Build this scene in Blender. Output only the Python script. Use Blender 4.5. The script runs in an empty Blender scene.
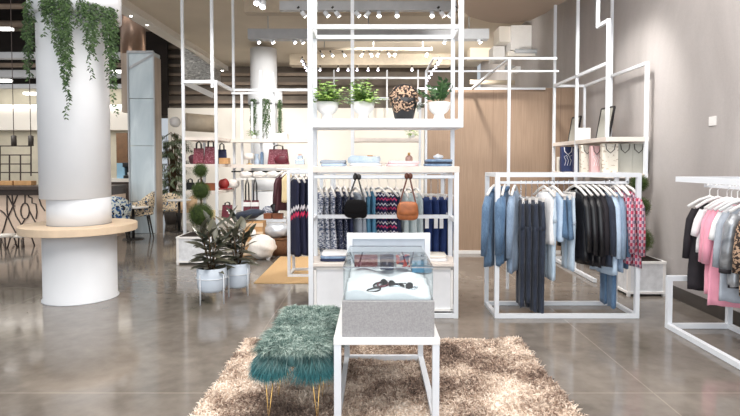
import bpy, math, random
from mathutils import Vector, Matrix
R = math.radians
S = bpy.context.scene
COL = S.collection
rnd = random.Random(7)
# ------------------------------------------------------------------ camera
F = 530.0; HC = 1.65; PITCH = R(2.0); CX = 375.0; CY = 163 + F*math.tan(PITCH)
cam = bpy.data.cameras.new('camera'); co = bpy.data.objects.new('camera', cam); COL.objects.link(co)
cam.sensor_width = 36; cam.lens = F/740*36
cam.shift_x = -(CX-370)/740; cam.shift_y = -(208-CY)/740
cam.clip_start = .05; cam.clip_end = 200
co.location = (0, 0, HC); co.rotation_euler = (R(90)-PITCH, 0, 0)
S.camera = co
def ray(px, py):
    u = (px-CX)/F; v = -(py-CY)/F
    return Vector((u, math.cos(PITCH)+v*math.sin(PITCH), -math.sin(PITCH)+v*math.cos(PITCH)))
def at(px, py, Y):
    """point of the place seen at a photo pixel, at depth Y"""
    d = ray(px, py); t = Y/d.y
    return Vector((d.x*t, Y, HC+d.z*t))
def atz(px, py, Z):
    d = ray(px, py); t = (Z-HC)/d.z
    return Vector((d.x*t, d.y*t, Z))
def atx(px, py, X):
    d = ray(px, py); t = X/d.x
    return Vector((X, d.y*t, HC+d.z*t))
# ------------------------------------------------------------------ materials
MATS = {}
class NT:
    def __init__(s, name):
        s.m = bpy.data.materials.new(name); s.m.use_nodes = True
        s.n = s.m.node_tree.nodes; s.l = s.m.node_tree.links
        s.b = s.n['Principled BSDF']; s.out = s.n['Material Output']
        s.tc = s.n.new('ShaderNodeTexCoord')
    def node(s, t, **k):
        o = s.n.new(t)
        for a, b in k.items():
            if a.startswith('i_'):
                key = a[2:]; key = int(key) if key.isdigit() else key
                o.inputs[key].default_value = b
            else: setattr(o, a, b)
        return o
    def link(s, a, b): s.l.new(a, b)
    def ramp(s, fac, stops, interp='LINEAR'):
        r = s.n.new('ShaderNodeValToRGB'); r.color_ramp.interpolation = interp
        e = r.color_ramp.elements
        while len(e) < len(stops): e.new(.5)
        for k, (p, c) in enumerate(stops): e[k].position = p; e[k].color = (*c, 1)
        s.l.new(fac, r.inputs[0]); return r.outputs[0]
    def mapping(s, scale=(1,1,1), rot=(0,0,0), src='Object'):
        mp = s.n.new('ShaderNodeMapping'); mp.inputs['Scale'].default_value = scale; mp.inputs['Rotation'].default_value = rot
        s.l.new(s.tc.outputs[src], mp.inputs[0]); return mp.outputs[0]
    def noise(s, scale, vec=None, detail=4, rough=.55, dist=0):
        o = s.node('ShaderNodeTexNoise'); o.inputs['Scale'].default_value = scale; o.inputs['Detail'].default_value = detail
        o.inputs['Roughness'].default_value = rough; o.inputs['Distortion'].default_value = dist
        s.l.new(vec if vec else s.tc.outputs['Object'], o.inputs['Vector']); return o.outputs['Fac']
    def mix(s, fac, a, b, mode='MIX'):
        o = s.node('ShaderNodeMix', data_type='RGBA', blend_type=mode)
        for k, v in ((0, fac), (6, a), (7, b)):
            if hasattr(v, 'is_linked') or hasattr(v, 'links'): s.l.new(v, o.inputs[k])
            else: o.inputs[k].default_value = (*v, 1) if isinstance(v, tuple) else v
        return o.outputs[2]
    def math(s, op, a, b=None):
        o = s.node('ShaderNodeMath', operation=op)
        for k, v in ((0, a), (1, b)):
            if v is None: continue
            if hasattr(v, 'links'): s.l.new(v, o.inputs[k])
            else: o.inputs[k].default_value = v
        return o.outputs[0]
    def bump(s, h, strength=.3, dist=.01):
        o = s.node('ShaderNodeBump'); o.inputs['Strength'].default_value = strength; o.inputs['Distance'].default_value = dist
        s.l.new(h, o.inputs['Height']); s.l.new(o.outputs[0], s.b.inputs['Normal'])
    def col(s, c):
        if isinstance(c, tuple): s.b.inputs['Base Color'].default_value = (*c, 1)
        else: s.l.new(c, s.b.inputs['Base Color'])
    def set(s, rough=.5, metal=0, spec=.5, sheen=0, coat=0):
        s.b.inputs['Roughness'].default_value = rough; s.b.inputs['Metallic'].default_value = metal
        s.b.inputs['Specular IOR Level'].default_value = spec; s.b.inputs['Sheen Weight'].default_value = sheen
        s.b.inputs['Coat Weight'].default_value = coat
def srgb(r, g, b):
    f = lambda c: (c/255/12.92) if c/255 <= .04045 else ((c/255+.055)/1.055)**2.4
    return (f(r), f(g), f(b))
def plain(name, c, rough=.5, metal=0, var=.12, scale=8, spec=.5, sheen=0, bump=0):
    t = NT(name); f = t.noise(scale)
    d = tuple(x*(1-var) for x in c); l = tuple(min(1, x*(1+var)) for x in c)
    t.col(t.ramp(f, [(.3, d), (.7, l)])); t.set(rough, metal, spec, sheen)
    if bump: t.bump(t.noise(scale*6), bump, .004)
    MATS[name] = t.m; return t.m
def emit(name, c, strength):
    t = NT(name); t.col(c); t.b.inputs['Emission Color'].default_value = (*c, 1); t.b.inputs['Emission Strength'].default_value = strength
    MATS[name] = t.m; return t.m
M = MATS
plain('white_metal', srgb(228,232,238), .35, var=.02)
plain('white_gloss', srgb(240,240,240), .25, var=.02)
plain('white_matte', srgb(238,236,234), .7, var=.03)
plain('white_hanger', srgb(242,238,234), .3, var=.03)
plain('chrome', srgb(200,205,212), .2, 1, var=.03)
plain('grey_bar', srgb(176,178,182), .5, var=.05)
plain('dark_metal', srgb(30,28,28), .4, var=.1)
plain('black_plastic', srgb(26,26,28), .45, var=.1)
plain('gold', srgb(205,165,100), .3, 1, var=.05)
plain('col_white', srgb(226,228,232), .55, var=.025, scale=2)
plain('cream_paint', srgb(214,202,184), .8, var=.04, scale=1)
plain('tan_paint', srgb(176,162,148), .8, var=.05, scale=1)
plain('counter_front', srgb(232,208,188), .7, var=.04)
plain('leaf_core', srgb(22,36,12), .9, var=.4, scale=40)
plain('cream_light', srgb(230,224,215), .8, var=.03, scale=1)
plain('dark_taupe', srgb(106,96,86), .8, var=.2, scale=1.5)
plain('dark_void', srgb(44,36,32), .85, var=.3, scale=2)
plain('brown_pipe', srgb(122,106,92), .5, var=.2, scale=3)
plain('copper_duct', srgb(168,140,122), .3, .8, var=.15, scale=3)
plain('beige_duct', srgb(192,178,158), .5, var=.08)
plain('base_dark', srgb(70,64,60), .5, var=.1)
plain('cupboard', srgb(232,234,238), .5, var=.03)
plain('marble_box', srgb(226,228,232), .4, var=.12, scale=14)
plain('soil', srgb(40,30,24), .9, var=.3, scale=60)
plain('leather_black', srgb(22,22,27), .32, var=.3, scale=20, bump=.3)
plain('leather_tan', srgb(160,94,54), .45, var=.25, scale=18, bump=.2)
plain('strap_brown', srgb(92,50,36), .5, var=.15)
plain('fur_black', srgb(14,13,15), .9, var=.4, scale=60, spec=.2)
plain('burgundy', srgb(98,24,42), .45, var=.25, scale=10)
plain('dark_maroon', srgb(66,30,40), .6, var=.2)
plain('red_cloth', srgb(140,40,38), .6, var=.2)
plain('brown_box', srgb(140,82,52), .5, var=.2)
plain('tan_box', srgb(196,152,104), .6, var=.15)
plain('wood_shelf', srgb(228,218,210), .55, var=.08, scale=5)
plain('ply_top', srgb(224,200,172), .5, var=.07, scale=6)
plain('oak_chair', srgb(206,176,140), .5, var=.1)
plain('door_wood', srgb(110,78,50), .5, var=.2)
plain('counter_dark', srgb(74,62,56), .4, var=.15)
plain('line_black', srgb(64,52,48), .6, var=.1)
plain('silver_cloth', srgb(206,212,220), .3, .3, var=.1, bump=.4)
plain('white_plush', srgb(238,232,226), .9, var=.08, scale=30, sheen=.4, bump=.6)
plain('white_cloth', srgb(236,236,238), .85, var=.05, scale=20, sheen=.2)
plain('sheer_mint', srgb(206,218,220), .8, var=.06, scale=20, sheen=.2)
plain('blue_light_cloth', srgb(188,208,230), .85, var=.08, scale=20)
plain('grey_cloth', srgb(168,176,188), .85, var=.1, scale=20)
plain('navy_cloth', srgb(32,40,72), .8, var=.2, scale=14)
plain('royal_navy', srgb(30,52,104), .8, var=.2, scale=14)
plain('teal_cloth', srgb(92,146,178), .8, var=.12, scale=14)
plain('pink_cloth', srgb(238,160,182), .85, var=.07, scale=9, sheen=.3)
plain('pale_pink', srgb(244,214,218), .85, var=.06)
plain('black_cloth', srgb(34,30,36), .85, var=.2)
plain('cream_cloth', srgb(230,212,170), .85, var=.08)
plain('grey_bag', srgb(178,178,170), .6, var=.05)
plain('beige_bag', srgb(226,220,208), .6, var=.04)
plain('navy_bag', srgb(34,48,92), .5, var=.1)
plain('pink_bag', srgb(232,190,192), .6, var=.06)
plain('grey_panel', srgb(196,204,214), .25, var=.04)
plain('label_white', srgb(244,244,244), .6, var=.01)
plain('pot_white', srgb(206,216,228), .4, var=.03)
plain('stem_brown', srgb(86,66,44), .8, var=.2)
plain('perfume', srgb(206,170,160), .1, var=.05)
plain('clear_blue', srgb(176,192,212), .1, var=.05)
plain('tile_cream', srgb(206,198,178), .5, var=.1, scale=3)
plain('screen', srgb(150,190,214), .2, var=.15, scale=3)
emit('lens', (1, .96, .92), 14)
emit('lens_violet', (.86, .8, 1), 9)
emit('light_strip', (1, .98, .95), 2.5)
def m_metallic():
    t = NT('satin_silver'); t.col(t.ramp(t.noise(6, dist=1.5), [(.3, srgb(126,130,136)), (.55, srgb(176,180,186)), (.75, srgb(214,216,220))]))
    t.set(.28, .45); t.bump(t.noise(14), .5, .01); M['satin_silver'] = t.m
    t = NT('foil'); t.col(t.ramp(t.noise(7, t.mapping((1,1,2.5)), dist=2), [(.35, srgb(140,138,134)), (.6, srgb(196,194,190)), (.7, srgb(255,252,246))]))
    t.set(.3, .5); M['foil'] = t.m
    t = NT('steel_clad'); v = t.noise(.9, t.mapping((3,3,.6)), dist=.8)
    t.col(t.ramp(v, [(.3, srgb(188,202,210)), (.5, srgb(208,220,226)), (.7, srgb(234,244,248))])); t.set(.22, .2); M['steel_clad'] = t.m
    t = NT('clad_beige'); t.col(t.ramp(t.noise(1.2, t.mapping((3,3,.6))), [(.3, srgb(150,134,120)), (.7, srgb(184,168,152))])); t.set(.35, .3); M['clad_beige'] = t.m
m_metallic()
def m_denim(name, a, b):
    t = NT(name)
    f = t.noise(16, t.mapping((1,1,.35)), 5, .6); g = t.noise(220, t.mapping((1,1,.15)))
    c = t.ramp(f, [(.3, a), (.72, b)])
    t.col(t.mix(.35, c, t.ramp(g, [(.35, a), (.65, b)]), 'MIX')); t.set(.85, sheen=.15); M[name] = t.m
m_denim('denim_mid', srgb(52,78,108), srgb(112,142,172))
m_denim('denim_grey', srgb(104,124,150), srgb(152,172,194))
m_denim('denim_dark', srgb(20,26,40), srgb(54,64,84))
m_denim('denim_light', srgb(166,190,212), srgb(214,226,236))
m_denim('denim_blue', srgb(52,80,114), srgb(100,132,164))
m_denim('denim_fold', srgb(70,100,140), srgb(160,186,212))
def m_plaid(name, bg, c1, c2, k=20):
    t = NT(name); sep = t.node('ShaderNodeSeparateXYZ'); t.link(t.tc.outputs['Object'], sep.inputs[0])
    xs = t.math('ADD', sep.outputs[0], t.math('MULTIPLY', sep.outputs[1], .8))
    wx = t.math('GREATER_THAN', t.math('SINE', t.math('MULTIPLY', xs, 6.283*k*.62)), .1)
    wz = t.math('GREATER_THAN', t.math('SINE', t.math('MULTIPLY', sep.outputs[2], 6.283*k*.5)), .1)
    tx = t.math('GREATER_THAN', t.math('SINE', t.math('MULTIPLY', xs, 6.283*k*1.24)), .82)
    c = t.mix(t.math('MULTIPLY', wx, .6), bg, c1); c = t.mix(t.math('MULTIPLY', wz, .6), c, c1)
    c = t.mix(t.math('MULTIPLY', t.math('MULTIPLY', wx, wz), .8), c, c2); c = t.mix(t.math('MULTIPLY', tx, .8), c, srgb(50,54,96))
    t.col(c); t.set(.85, sheen=.1); M[name] = t.m
m_plaid('plaid_red', srgb(184,46,76), srgb(226,210,222), srgb(52,36,76), 30)
m_plaid('plaid_pale', srgb(210,214,226), srgb(200,120,140), srgb(70,80,124), 18)
def m_cells(name, bg, fg, scale, lo, hi, vecscale=(1,1,1), rough=.85, third=None):
    t = NT(name); mp = t.mapping(vecscale)
    v = t.noise(scale, mp, 2, .4, .6)
    c = t.mix(t.math('GREATER_THAN', v, lo), bg, fg)
    if third: c = t.mix(t.math('GREATER_THAN', t.noise(scale*.8, t.mapping(vecscale, (0,0,1.7)), 2, .4, .4), hi), c, third)
    t.col(c); t.set(rough); M[name] = t.m
m_cells('leopard', srgb(196,164,138), srgb(40,28,26), 36, .49, 1, (1,1,1), third=None)
m_cells('leopard_coat', srgb(180,150,126), srgb(48,36,32), 40, .5, 1)
m_cells('print_zigzag', srgb(222,224,230), srgb(92,102,130), 60, .5, 1, (.5,.5,1.4))
m_cells('print_dots', srgb(28,36,66), srgb(206,210,222), 90, .63, 1)
m_cells('floral_blue', srgb(206,212,206), srgb(40,92,150), 22, .54, .6, third=srgb(34,42,60))
m_cells('floral_beige', srgb(216,198,170), srgb(60,60,70), 24, .57, .64, third=srgb(70,110,150))
m_cells('monogram', srgb(108,26,46), srgb(168,112,124), 70, .6, 1, rough=.45)
m_cells('script_bag', srgb(228,222,210), srgb(190,176,160), 16, .62, 1, (1,1,2))
m_cells('glass_clothes_mix', srgb(30,60,100), srgb(190,60,60), 30, .52, .58, third=srgb(230,226,220))
def m_stripes(name, bg, cols, period, wob=.02):
    t = NT(name); sep = t.node('ShaderNodeSeparateXYZ'); t.link(t.tc.outputs['Object'], sep.inputs[0])
    w = t.math('MULTIPLY', t.math('PINGPONG', t.math('ADD', sep.outputs[0], t.math('MULTIPLY', sep.outputs[1], .7)), .03), .9)
    z = t.math('DIVIDE', t.math('ADD', sep.outputs[2], w), period); fr = t.math('FRACT', z)
    stops = [(0, bg)] + cols
    t.col(t.ramp(fr, stops, 'CONSTANT')); t.set(.85); M[name] = t.m
m_stripes('stripe_pink_navy', srgb(32,36,76), [(.34, srgb(226,70,120)), (.5, srgb(32,36,76)), (.78, srgb(236,232,240)), (.92, srgb(32,36,76))], .11)
def m_rick(name):
    t = NT(name); sep = t.node('ShaderNodeSeparateXYZ'); t.link(t.tc.outputs['Object'], sep.inputs[0])
    w = t.math('PINGPONG', t.math('MULTIPLY', t.math('ADD', sep.outputs[0], sep.outputs[1]), 1.0), .04)
    z = t.math('ADD', t.math('ADD', sep.outputs[2], w), t.math('MULTIPLY', sep.outputs[0], .35))
    z = t.math('MULTIPLY', z, -1)
    t.col(t.ramp(z, [(0, srgb(30,34,62)), (.40, srgb(236,232,236)), (.455, srgb(30,34,62)), (.50, srgb(216,50,96)), (.555, srgb(30,34,62))], 'CONSTANT'))
    t.set(.8); M[name] = t.m
m_rick('navy_rickrack')
def m_floor():
    t = NT('concrete'); a = t.noise(.8, None, 6, .6, .6); b = t.noise(7, None, 5, .6)
    c = t.ramp(a, [(.3, srgb(98,91,85)), (.5, srgb(118,111,104)), (.7, srgb(140,132,124))])
    c = t.mix(.25, c, t.ramp(b, [(.3, srgb(86,80,75)), (.7, srgb(148,140,132))]))
    sep = t.node('ShaderNodeSeparateXYZ'); t.link(t.tc.outputs['Object'], sep.inputs[0])
    jx = t.math('LESS_THAN', t.math('PINGPONG', t.math('ADD', sep.outputs[0], 1.1), 1.55), .006)
    jy = t.math('LESS_THAN', t.math('PINGPONG', t.math('ADD', sep.outputs[1], -.55), 1.6), .008)
    j = t.math('MAXIMUM', jx, jy)
    c = t.mix(t.math('MULTIPLY', j, .22), c, srgb(196,184,170)); t.col(c)
    t.link(t.ramp(b, [(.3, (.06,.06,.06)), (.7, (.15,.15,.15))]), t.b.inputs['Roughness']); t.b.inputs['Specular IOR Level'].default_value = .6
    M['concrete'] = t.m
m_floor()
def m_walls():
    t = NT('plaster'); a = t.noise(.9, t.mapping((1,1,.5)), 5, .6, .8); b = t.noise(60)
    t.col(t.mix(.2, t.ramp(a, [(.3, srgb(163,157,156)), (.7, srgb(191,186,184))]), t.ramp(b, [(.3, srgb(164,158,156)), (.7, srgb(189,184,182))])))
    t.set(.75); t.bump(b, .1, .003); M['plaster'] = t.m
    t = NT('wood_panel'); v = t.noise(14, t.mapping((5,5,.12)), 6, .6)
    sep = t.node('ShaderNodeSeparateXYZ'); t.link(t.tc.outputs['Object'], sep.inputs[0])
    j = t.math('LESS_THAN', t.math('PINGPONG', t.math('ADD', sep.outputs[0], .31), .61), .006)
    c = t.ramp(v, [(.25, srgb(146,122,102)), (.5, srgb(163,138,117)), (.75, srgb(176,151,129))])
    t.col(t.mix(t.math('MULTIPLY', j, .5), c, srgb(110,84,66))); t.set(.5); M['wood_panel'] = t.m
    t = NT('burlap'); w = t.node('ShaderNodeTexWave'); w.inputs['Scale'].default_value = 70; w.inputs['Distortion'].default_value = 3
    t.link(t.mapping((1,1,.15)), w.inputs['Vector'])
    t.col(t.mix(.5, t.ramp(w.outputs['Fac'], [(.2, srgb(130,128,130)), (.8, srgb(186,184,186))]), t.ramp(t.noise(120), [(.3, srgb(132,130,132)), (.7, srgb(182,180,180))]))); t.set(.9); M['burlap'] = t.m
    t = NT('jute'); v = t.noise(90, t.mapping((1,1,1)))
    t.col(t.ramp(v, [(.3, srgb(188,150,104)), (.7, srgb(220,186,140))])); t.set(.9); t.bump(v, .5, .005); M['jute'] = t.m
    t = NT('wicker'); w = t.node('ShaderNodeTexWave'); w.inputs['Scale'].default_value = 22; w.bands_direction = 'Z'; w.inputs['Distortion'].default_value = 4; w.inputs['Detail Scale'].default_value = 6
    t.link(t.tc.outputs['Object'], w.inputs['Vector']); t.col(t.ramp(w.outputs['Fac'], [(.2, srgb(74,46,28)), (.8, srgb(150,104,66))])); t.set(.7); t.bump(w.outputs['Fac'], .6, .01); M['wicker'] = t.m
m_walls()
def m_leaf(name, a, b, trans=.0, rough=.45):
    t = NT(name); g = t.node('ShaderNodeNewGeometry')
    t.col(t.ramp(g.outputs['Random Per Island'], [(0, a), (1, b)])); t.set(rough); M[name] = t.m
m_leaf('leaf_vine', srgb(24,48,20), srgb(76,104,54), rough=.6)
m_leaf('leaf_fern', srgb(76,124,44), srgb(172,202,104))
m_leaf('leaf_zz', srgb(32,66,32), srgb(92,132,78), rough=.4)
m_leaf('leaf_box', srgb(16,34,8), srgb(92,116,44), rough=.7)
m_leaf('leaf_rubber', srgb(38,46,36), srgb(104,102,86), rough=.3)
m_leaf('leaf_palm', srgb(40,56,38), srgb(124,136,104), rough=.5)
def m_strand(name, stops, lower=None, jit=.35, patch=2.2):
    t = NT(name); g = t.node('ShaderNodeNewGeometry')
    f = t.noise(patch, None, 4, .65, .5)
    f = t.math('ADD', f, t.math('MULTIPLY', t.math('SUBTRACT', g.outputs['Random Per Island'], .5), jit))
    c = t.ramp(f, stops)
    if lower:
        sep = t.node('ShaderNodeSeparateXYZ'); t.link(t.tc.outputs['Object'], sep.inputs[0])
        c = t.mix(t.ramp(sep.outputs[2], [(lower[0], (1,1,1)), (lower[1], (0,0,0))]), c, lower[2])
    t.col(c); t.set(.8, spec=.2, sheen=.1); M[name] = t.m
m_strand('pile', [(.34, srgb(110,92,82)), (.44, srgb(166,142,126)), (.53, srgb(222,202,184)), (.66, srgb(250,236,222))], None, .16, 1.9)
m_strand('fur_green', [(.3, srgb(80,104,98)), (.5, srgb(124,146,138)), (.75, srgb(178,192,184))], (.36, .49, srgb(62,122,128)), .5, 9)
def m_glass():
    t = NT('glass'); t.n.remove(t.b)
    tr = t.node('ShaderNodeBsdfTransparent'); tr.inputs[0].default_value = (.88,.91,.92,1)
    gl = t.node('ShaderNodeBsdfGlossy'); gl.inputs['Roughness'].default_value = .02
    fr = t.node('ShaderNodeFresnel'); fr.inputs[0].default_value = 1.75
    mx = t.node('ShaderNodeMixShader'); t.link(t.math('MULTIPLY', fr.outputs[0], t.math('SUBTRACT', 1.0, t.node('ShaderNodeNewGeometry').outputs['Backfacing'])), mx.inputs[0]); t.link(tr.outputs[0], mx.inputs[1]); t.link(gl.outputs[0], mx.inputs[2])
    t.link(mx.outputs[0], t.out.inputs[0]); M['glass'] = t.m
m_glass()
# ------------------------------------------------------------------ mesh builder
class MB:
    def __init__(s): s.v = []; s.f = []
    def add(s, vs, fs):
        k = len(s.v); s.v += [tuple(v) for v in vs]; s.f += [tuple(i+k for i in f) for f in fs]; return s
    def box(s, a, b):
        x0,y0,z0 = (min(a[i],b[i]) for i in range(3)); x1,y1,z1 = (max(a[i],b[i]) for i in range(3))
        return s.add([(x0,y0,z0),(x1,y0,z0),(x1,y1,z0),(x0,y1,z0),(x0,y0,z1),(x1,y0,z1),(x1,y1,z1),(x0,y1,z1)],
            [(0,3,2,1),(4,5,6,7),(0,1,5,4),(1,2,6,5),(2,3,7,6),(3,0,4,7)])
    def bar(s, p, q, w, h=None):
        """square bar p->q"""
        p = Vector(p); q = Vector(q); d = (q-p).normalized(); h = h or w
        up = Vector((0,0,1)) if abs(d.z) < .9 else Vector((0,1,0))
        a = d.cross(up).normalized()*w/2; b = a.cross(d).normalized()*h/2
        vs = [p-a-b,p+a-b,p+a+b,p-a+b,q-a-b,q+a-b,q+a+b,q-a+b]
        return s.add(vs, [(0,3,2,1),(4,5,6,7),(0,1,5,4),(1,2,6,5),(2,3,7,6),(3,0,4,7)])
    def tube(s, pts, r, n=8, cap=True):
        pts = [Vector(p) for p in pts]; rs = r if isinstance(r, (list,tuple)) else [r]*len(pts)
        vs = []; fs = []; prev = None
        for i, p in enumerate(pts):
            d = (pts[min(i+1,len(pts)-1)]-pts[max(i-1,0)]).normalized()
            if prev is None:
                up = Vector((0,0,1)) if abs(d.z) < .9 else Vector((1,0,0)); a = d.cross(up).normalized()
            else: a = (prev-d*prev.dot(d)).normalized()
            prev = a; b = d.cross(a)
            for k in range(n):
                t = 2*math.pi*k/n; vs.append(p+(a*math.cos(t)+b*math.sin(t))*rs[i])
        for i in range(len(pts)-1):
            for k in range(n): fs.append((i*n+k, i*n+(k+1)%n, (i+1)*n+(k+1)%n, (i+1)*n+k))
        if cap: fs.append(tuple(range(n))[::-1]); fs.append(tuple((len(pts)-1)*n+k for k in range(n)))
        return s.add(vs, fs)
    def lathe(s, prof, c=(0,0,0), n=24, cap=True):
        c = Vector(c); vs = []; fs = []
        for r, z in prof:
            for k in range(n):
                t = 2*math.pi*k/n; vs.append(c+Vector((r*math.cos(t), r*math.sin(t), z)))
        for i in range(len(prof)-1):
            for k in range(n): fs.append((i*n+k, i*n+(k+1)%n, (i+1)*n+(k+1)%n, (i+1)*n+k))
        if cap:
            fs.append(tuple(range(n))[::-1]); fs.append(tuple((len(prof)-1)*n+k for k in range(n)))
        return s.add(vs, fs)
    def blob(s, c, rx, ry, rz, n=16, m=10, fn=None):
        prof = []; vs = []; fs = []; c = Vector(c)
        for i in range(m+1):
            a = math.pi*i/m - math.pi/2
            for k in range(n):
                t = 2*math.pi*k/n
                d = Vector((math.cos(a)*math.cos(t), math.cos(a)*math.sin(t), math.sin(a)))
                g = fn(d) if fn else 1
                vs.append(c+Vector((d.x*rx*g, d.y*ry*g, d.z*rz*g)))
        for i in range(m):
            for k in range(n): fs.append((i*n+k, i*n+(k+1)%n, (i+1)*n+(k+1)%n, (i+1)*n+k))
        return s.add(vs, fs)
    def prism(s, poly, z0, z1):
        n = len(poly); vs = [(x,y,z0) for x,y in poly]+[(x,y,z1) for x,y in poly]
        return s.add(vs, [tuple(range(n))[::-1], tuple(range(n,2*n))]+[(k,(k+1)%n,n+(k+1)%n,n+k) for k in range(n)])
    def leaf(s, p, d, nrm, L, W, bend=.2, segs=3):
        p = Vector(p); d = Vector(d).normalized(); nrm = Vector(nrm); nrm = (nrm-d*nrm.dot(d)); 
        nrm = nrm.normalized() if nrm.length > 1e-6 else Vector((0,0,1)); sd = d.cross(nrm)
        vs = []; fs = []
        for i in range(segs+1):
            t = i/segs; w = W*math.sin(math.pi*min(max(t*.9+.06,0),1))**.8 if 0 < t < 1 else W*.06
            q = p+d*L*t-nrm*bend*L*t*t
            vs += [q-sd*w/2+nrm*w*.12, q, q+sd*w/2+nrm*w*.12]
        for i in range(segs):
            k = i*3; fs += [(k,k+1,k+4,k+3),(k+1,k+2,k+5,k+4)]
        return s.add(vs, fs)
    def move(s, fn): s.v = [tuple(fn(Vector(v))) for v in s.v]; return s
    def build(s, name, mat, parent=None, smooth=False, origin=None, bevel=0):
        me = bpy.data.meshes.new(name)
        if parent is not None: org = ORG[parent.name]
        elif origin is not None: org = Vector(origin)
        else:
            xs = [v[0] for v in s.v]; ys = [v[1] for v in s.v]; zs = [v[2] for v in s.v]
            org = Vector(((min(xs)+max(xs))/2, (min(ys)+max(ys))/2, min(zs)))
        me.from_pydata([(v[0]-org.x, v[1]-org.y, v[2]-org.z) for v in s.v], [], s.f)
        me.materials.append(M[mat] if isinstance(mat, str) else mat)
        if smooth: me.polygons.foreach_set('use_smooth', [True]*len(me.polygons))
        me.update()
        o = bpy.data.objects.new(name, me); COL.objects.link(o); ORG[o.name] = org
        if parent is not None: o.parent = parent
        else: o.location = org
        if bevel:
            b = o.modifiers.new('bevel', 'BEVEL'); b.width = bevel; b.segments = 2; b.limit_method = 'ANGLE'
        return o
ORG = {}
def thing(name, label, cat, loc=(0,0,0), group=None):
    o = bpy.data.objects.new(name, None); COL.objects.link(o); o.location = loc; ORG[o.name] = Vector(loc)
    o.empty_display_size = .1
    return tag(o, label, cat, group)
def tag(o, label, cat, group=None, kind=None):
    o['label'] = label; o['category'] = cat
    if group: o['group'] = group
    if kind: o['kind'] = kind
    return o
def struct(name, mb, mat, parent=None, **k):
    o = mb.build(name, mat, parent, **k)
    if parent is None: o['kind'] = 'structure'
    return o
def dup(root, loc=None, rotz=None, label=None, group=None):
    def rec(o, par):
        c = o.copy(); COL.objects.link(c)
        if par is not None: c.parent = par
        for ch in list(o.children): rec(ch, c)
        return c
    r = rec(root, None)
    if loc is not None: r.location = loc
    if rotz is not None: r.rotation_euler = (0,0,rotz)
    if label: r['label'] = label
    if group: r['group'] = group
    return r
ORD = 'first second third fourth fifth sixth seventh eighth ninth tenth eleventh twelfth thirteenth fourteenth fifteenth sixteenth seventeenth eighteenth nineteenth twentieth twenty-first twenty-second twenty-third twenty-fourth twenty-fifth twenty-sixth twenty-seventh twenty-eighth twenty-ninth thirtieth'.split()
# ------------------------------------------------------------------ setting
XW = 3.66; ZC = 5.1; XE = -5.25; YB = 18.5
struct('floor', MB().box((-20,-4,-.1), (8,YB+1,0)), 'concrete', origin=(0,0,0))
struct('wall_right', MB().box((XW,-2,0), (XW+.12,YB,ZC)), 'plaster', origin=(0,0,0))
struct('baseboard_right', MB().box((XW-.015,-2,0), (XW,9.58,.15)), 'base_dark')
YWD = 9.6; xl = at(427,200,YWD).x; zw = at(500,88,YWD).z
struct('wall_wood', MB().box((xl,YWD,0), (XW,YWD+.5,zw)), 'wood_panel', origin=(0,0,0))
struct('trim_1', MB().box((xl-.012,YWD,0), (xl,YWD+.5,zw)), 'cream_light')
struct('baseboard_wood', MB().box((xl,YWD-.015,0), (XW,YWD,.06)), 'white_matte')
zb = at(300,108,YB).z
struct('wall_back', MB().box((-7.2,YB,0), (XW,YB+.1,zb)), 'cream_light', origin=(0,0,0))
struct('wall_back_upper', MB().box((-20,YB+.6,zb-.3), (XW,YB+.7,6.7)), 'dark_taupe', origin=(0,0,0))
struct('ceiling', MB().box((XE,-1,ZC), (XW,YB+.6,ZC+.1)), 'cream_paint', origin=(0,0,0))
# downstand beam along the left edge of the shop ceiling, open ceiling of the mall beyond it
struct('ceiling_beam', MB().box((XE-.35,2,ZC-.16), (XE,atx(250,80,XE).y,ZC)), 'cream_light')
struct('ceiling_mall', MB().box((-20,-1,6.6), (XE,YB+1,6.7)), 'dark_void', origin=(0,0,0))
struct('wall_mall', MB().box((-20,YB,3.3), (-7.2,YB+.1,6.6)), 'dark_void', origin=(0,0,0))
# dropped oval bulkhead at the right
pz = 4.3
pts = [atz(x,y,pz) for x,y in ((452,-20),(458,8),(470,17),(490,22.5),(510,24),(530,20.5),(546,13),(556,6),(600,-16),(600,-60),(450,-60))]
struct('ceiling_bulkhead', MB().prism([(p.x,p.y) for p in pts], pz, ZC), 'tan_paint', origin=(0,0,0))
# cream cross beams
for k,(y0,y1) in enumerate(((atz(400,16,4.75).y, atz(400,11,4.75).y+.1),(atz(400,66,4.75).y-.2, atz(400,66,4.75).y+.3))):
    struct('ceiling_beam', MB().box((-2.7,y0,4.75), (2.4,y1,ZC)), 'beige_duct')
# ------------------------------------------------------------------ mall: open ceiling
for k,y in enumerate((9,10.2,11.5,12.8,14.2,15.6,17)):
    o = MB().tube([(-19,y,5.9-.1*(k%3)),(XE-.4,y,5.9-.1*(k%3))], .07+.03*(k%2), 10).build('ceiling_pipe','brown_pipe',smooth=True)
    tag(o, 'brown service pipe running across the dark open ceiling of the mall', 'pipe', 'service pipes in the open ceiling')
for (x0,x1,y,h) in ((0,42,62,3),(0,42,79,4),(0,42,91,4),(0,42,105,5)):
    pass
for k,(ya,yb_,Y) in enumerate(((52,58,15.5),(63,66,16),(70,77,16.3),(84,88,16.6),(93,98,17))):
    a = at(-60,yb_,Y); b = at(128,ya,Y)
    struct('ceiling_slat', MB().box((a.x,Y,a.z),(b.x,Y+.25,b.z)), ('grey_bar','brown_pipe','grey_bar','grey_bar','grey_bar')[k])
for k,(px,y) in enumerate(((3,80),(29,93),(118,71),(4,28))):
    a = at(px-6,y+1.5,13.8); b = at(px+6,y-1,13.8)
    o = MB().box((a.x,13.8,a.z),(b.x,13.95,b.z)).build('ceiling_light','light_strip')
    tag(o, ('bright ceiling light panel at the left picture edge','bright ceiling light panel left of the vine-hung column','bright ceiling light panel just right of the vine-hung column','small ceiling light high at the upper left')[k], 'ceiling light')
a = at(-60,130,16.4); b = at(128,108,16.4)
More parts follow.
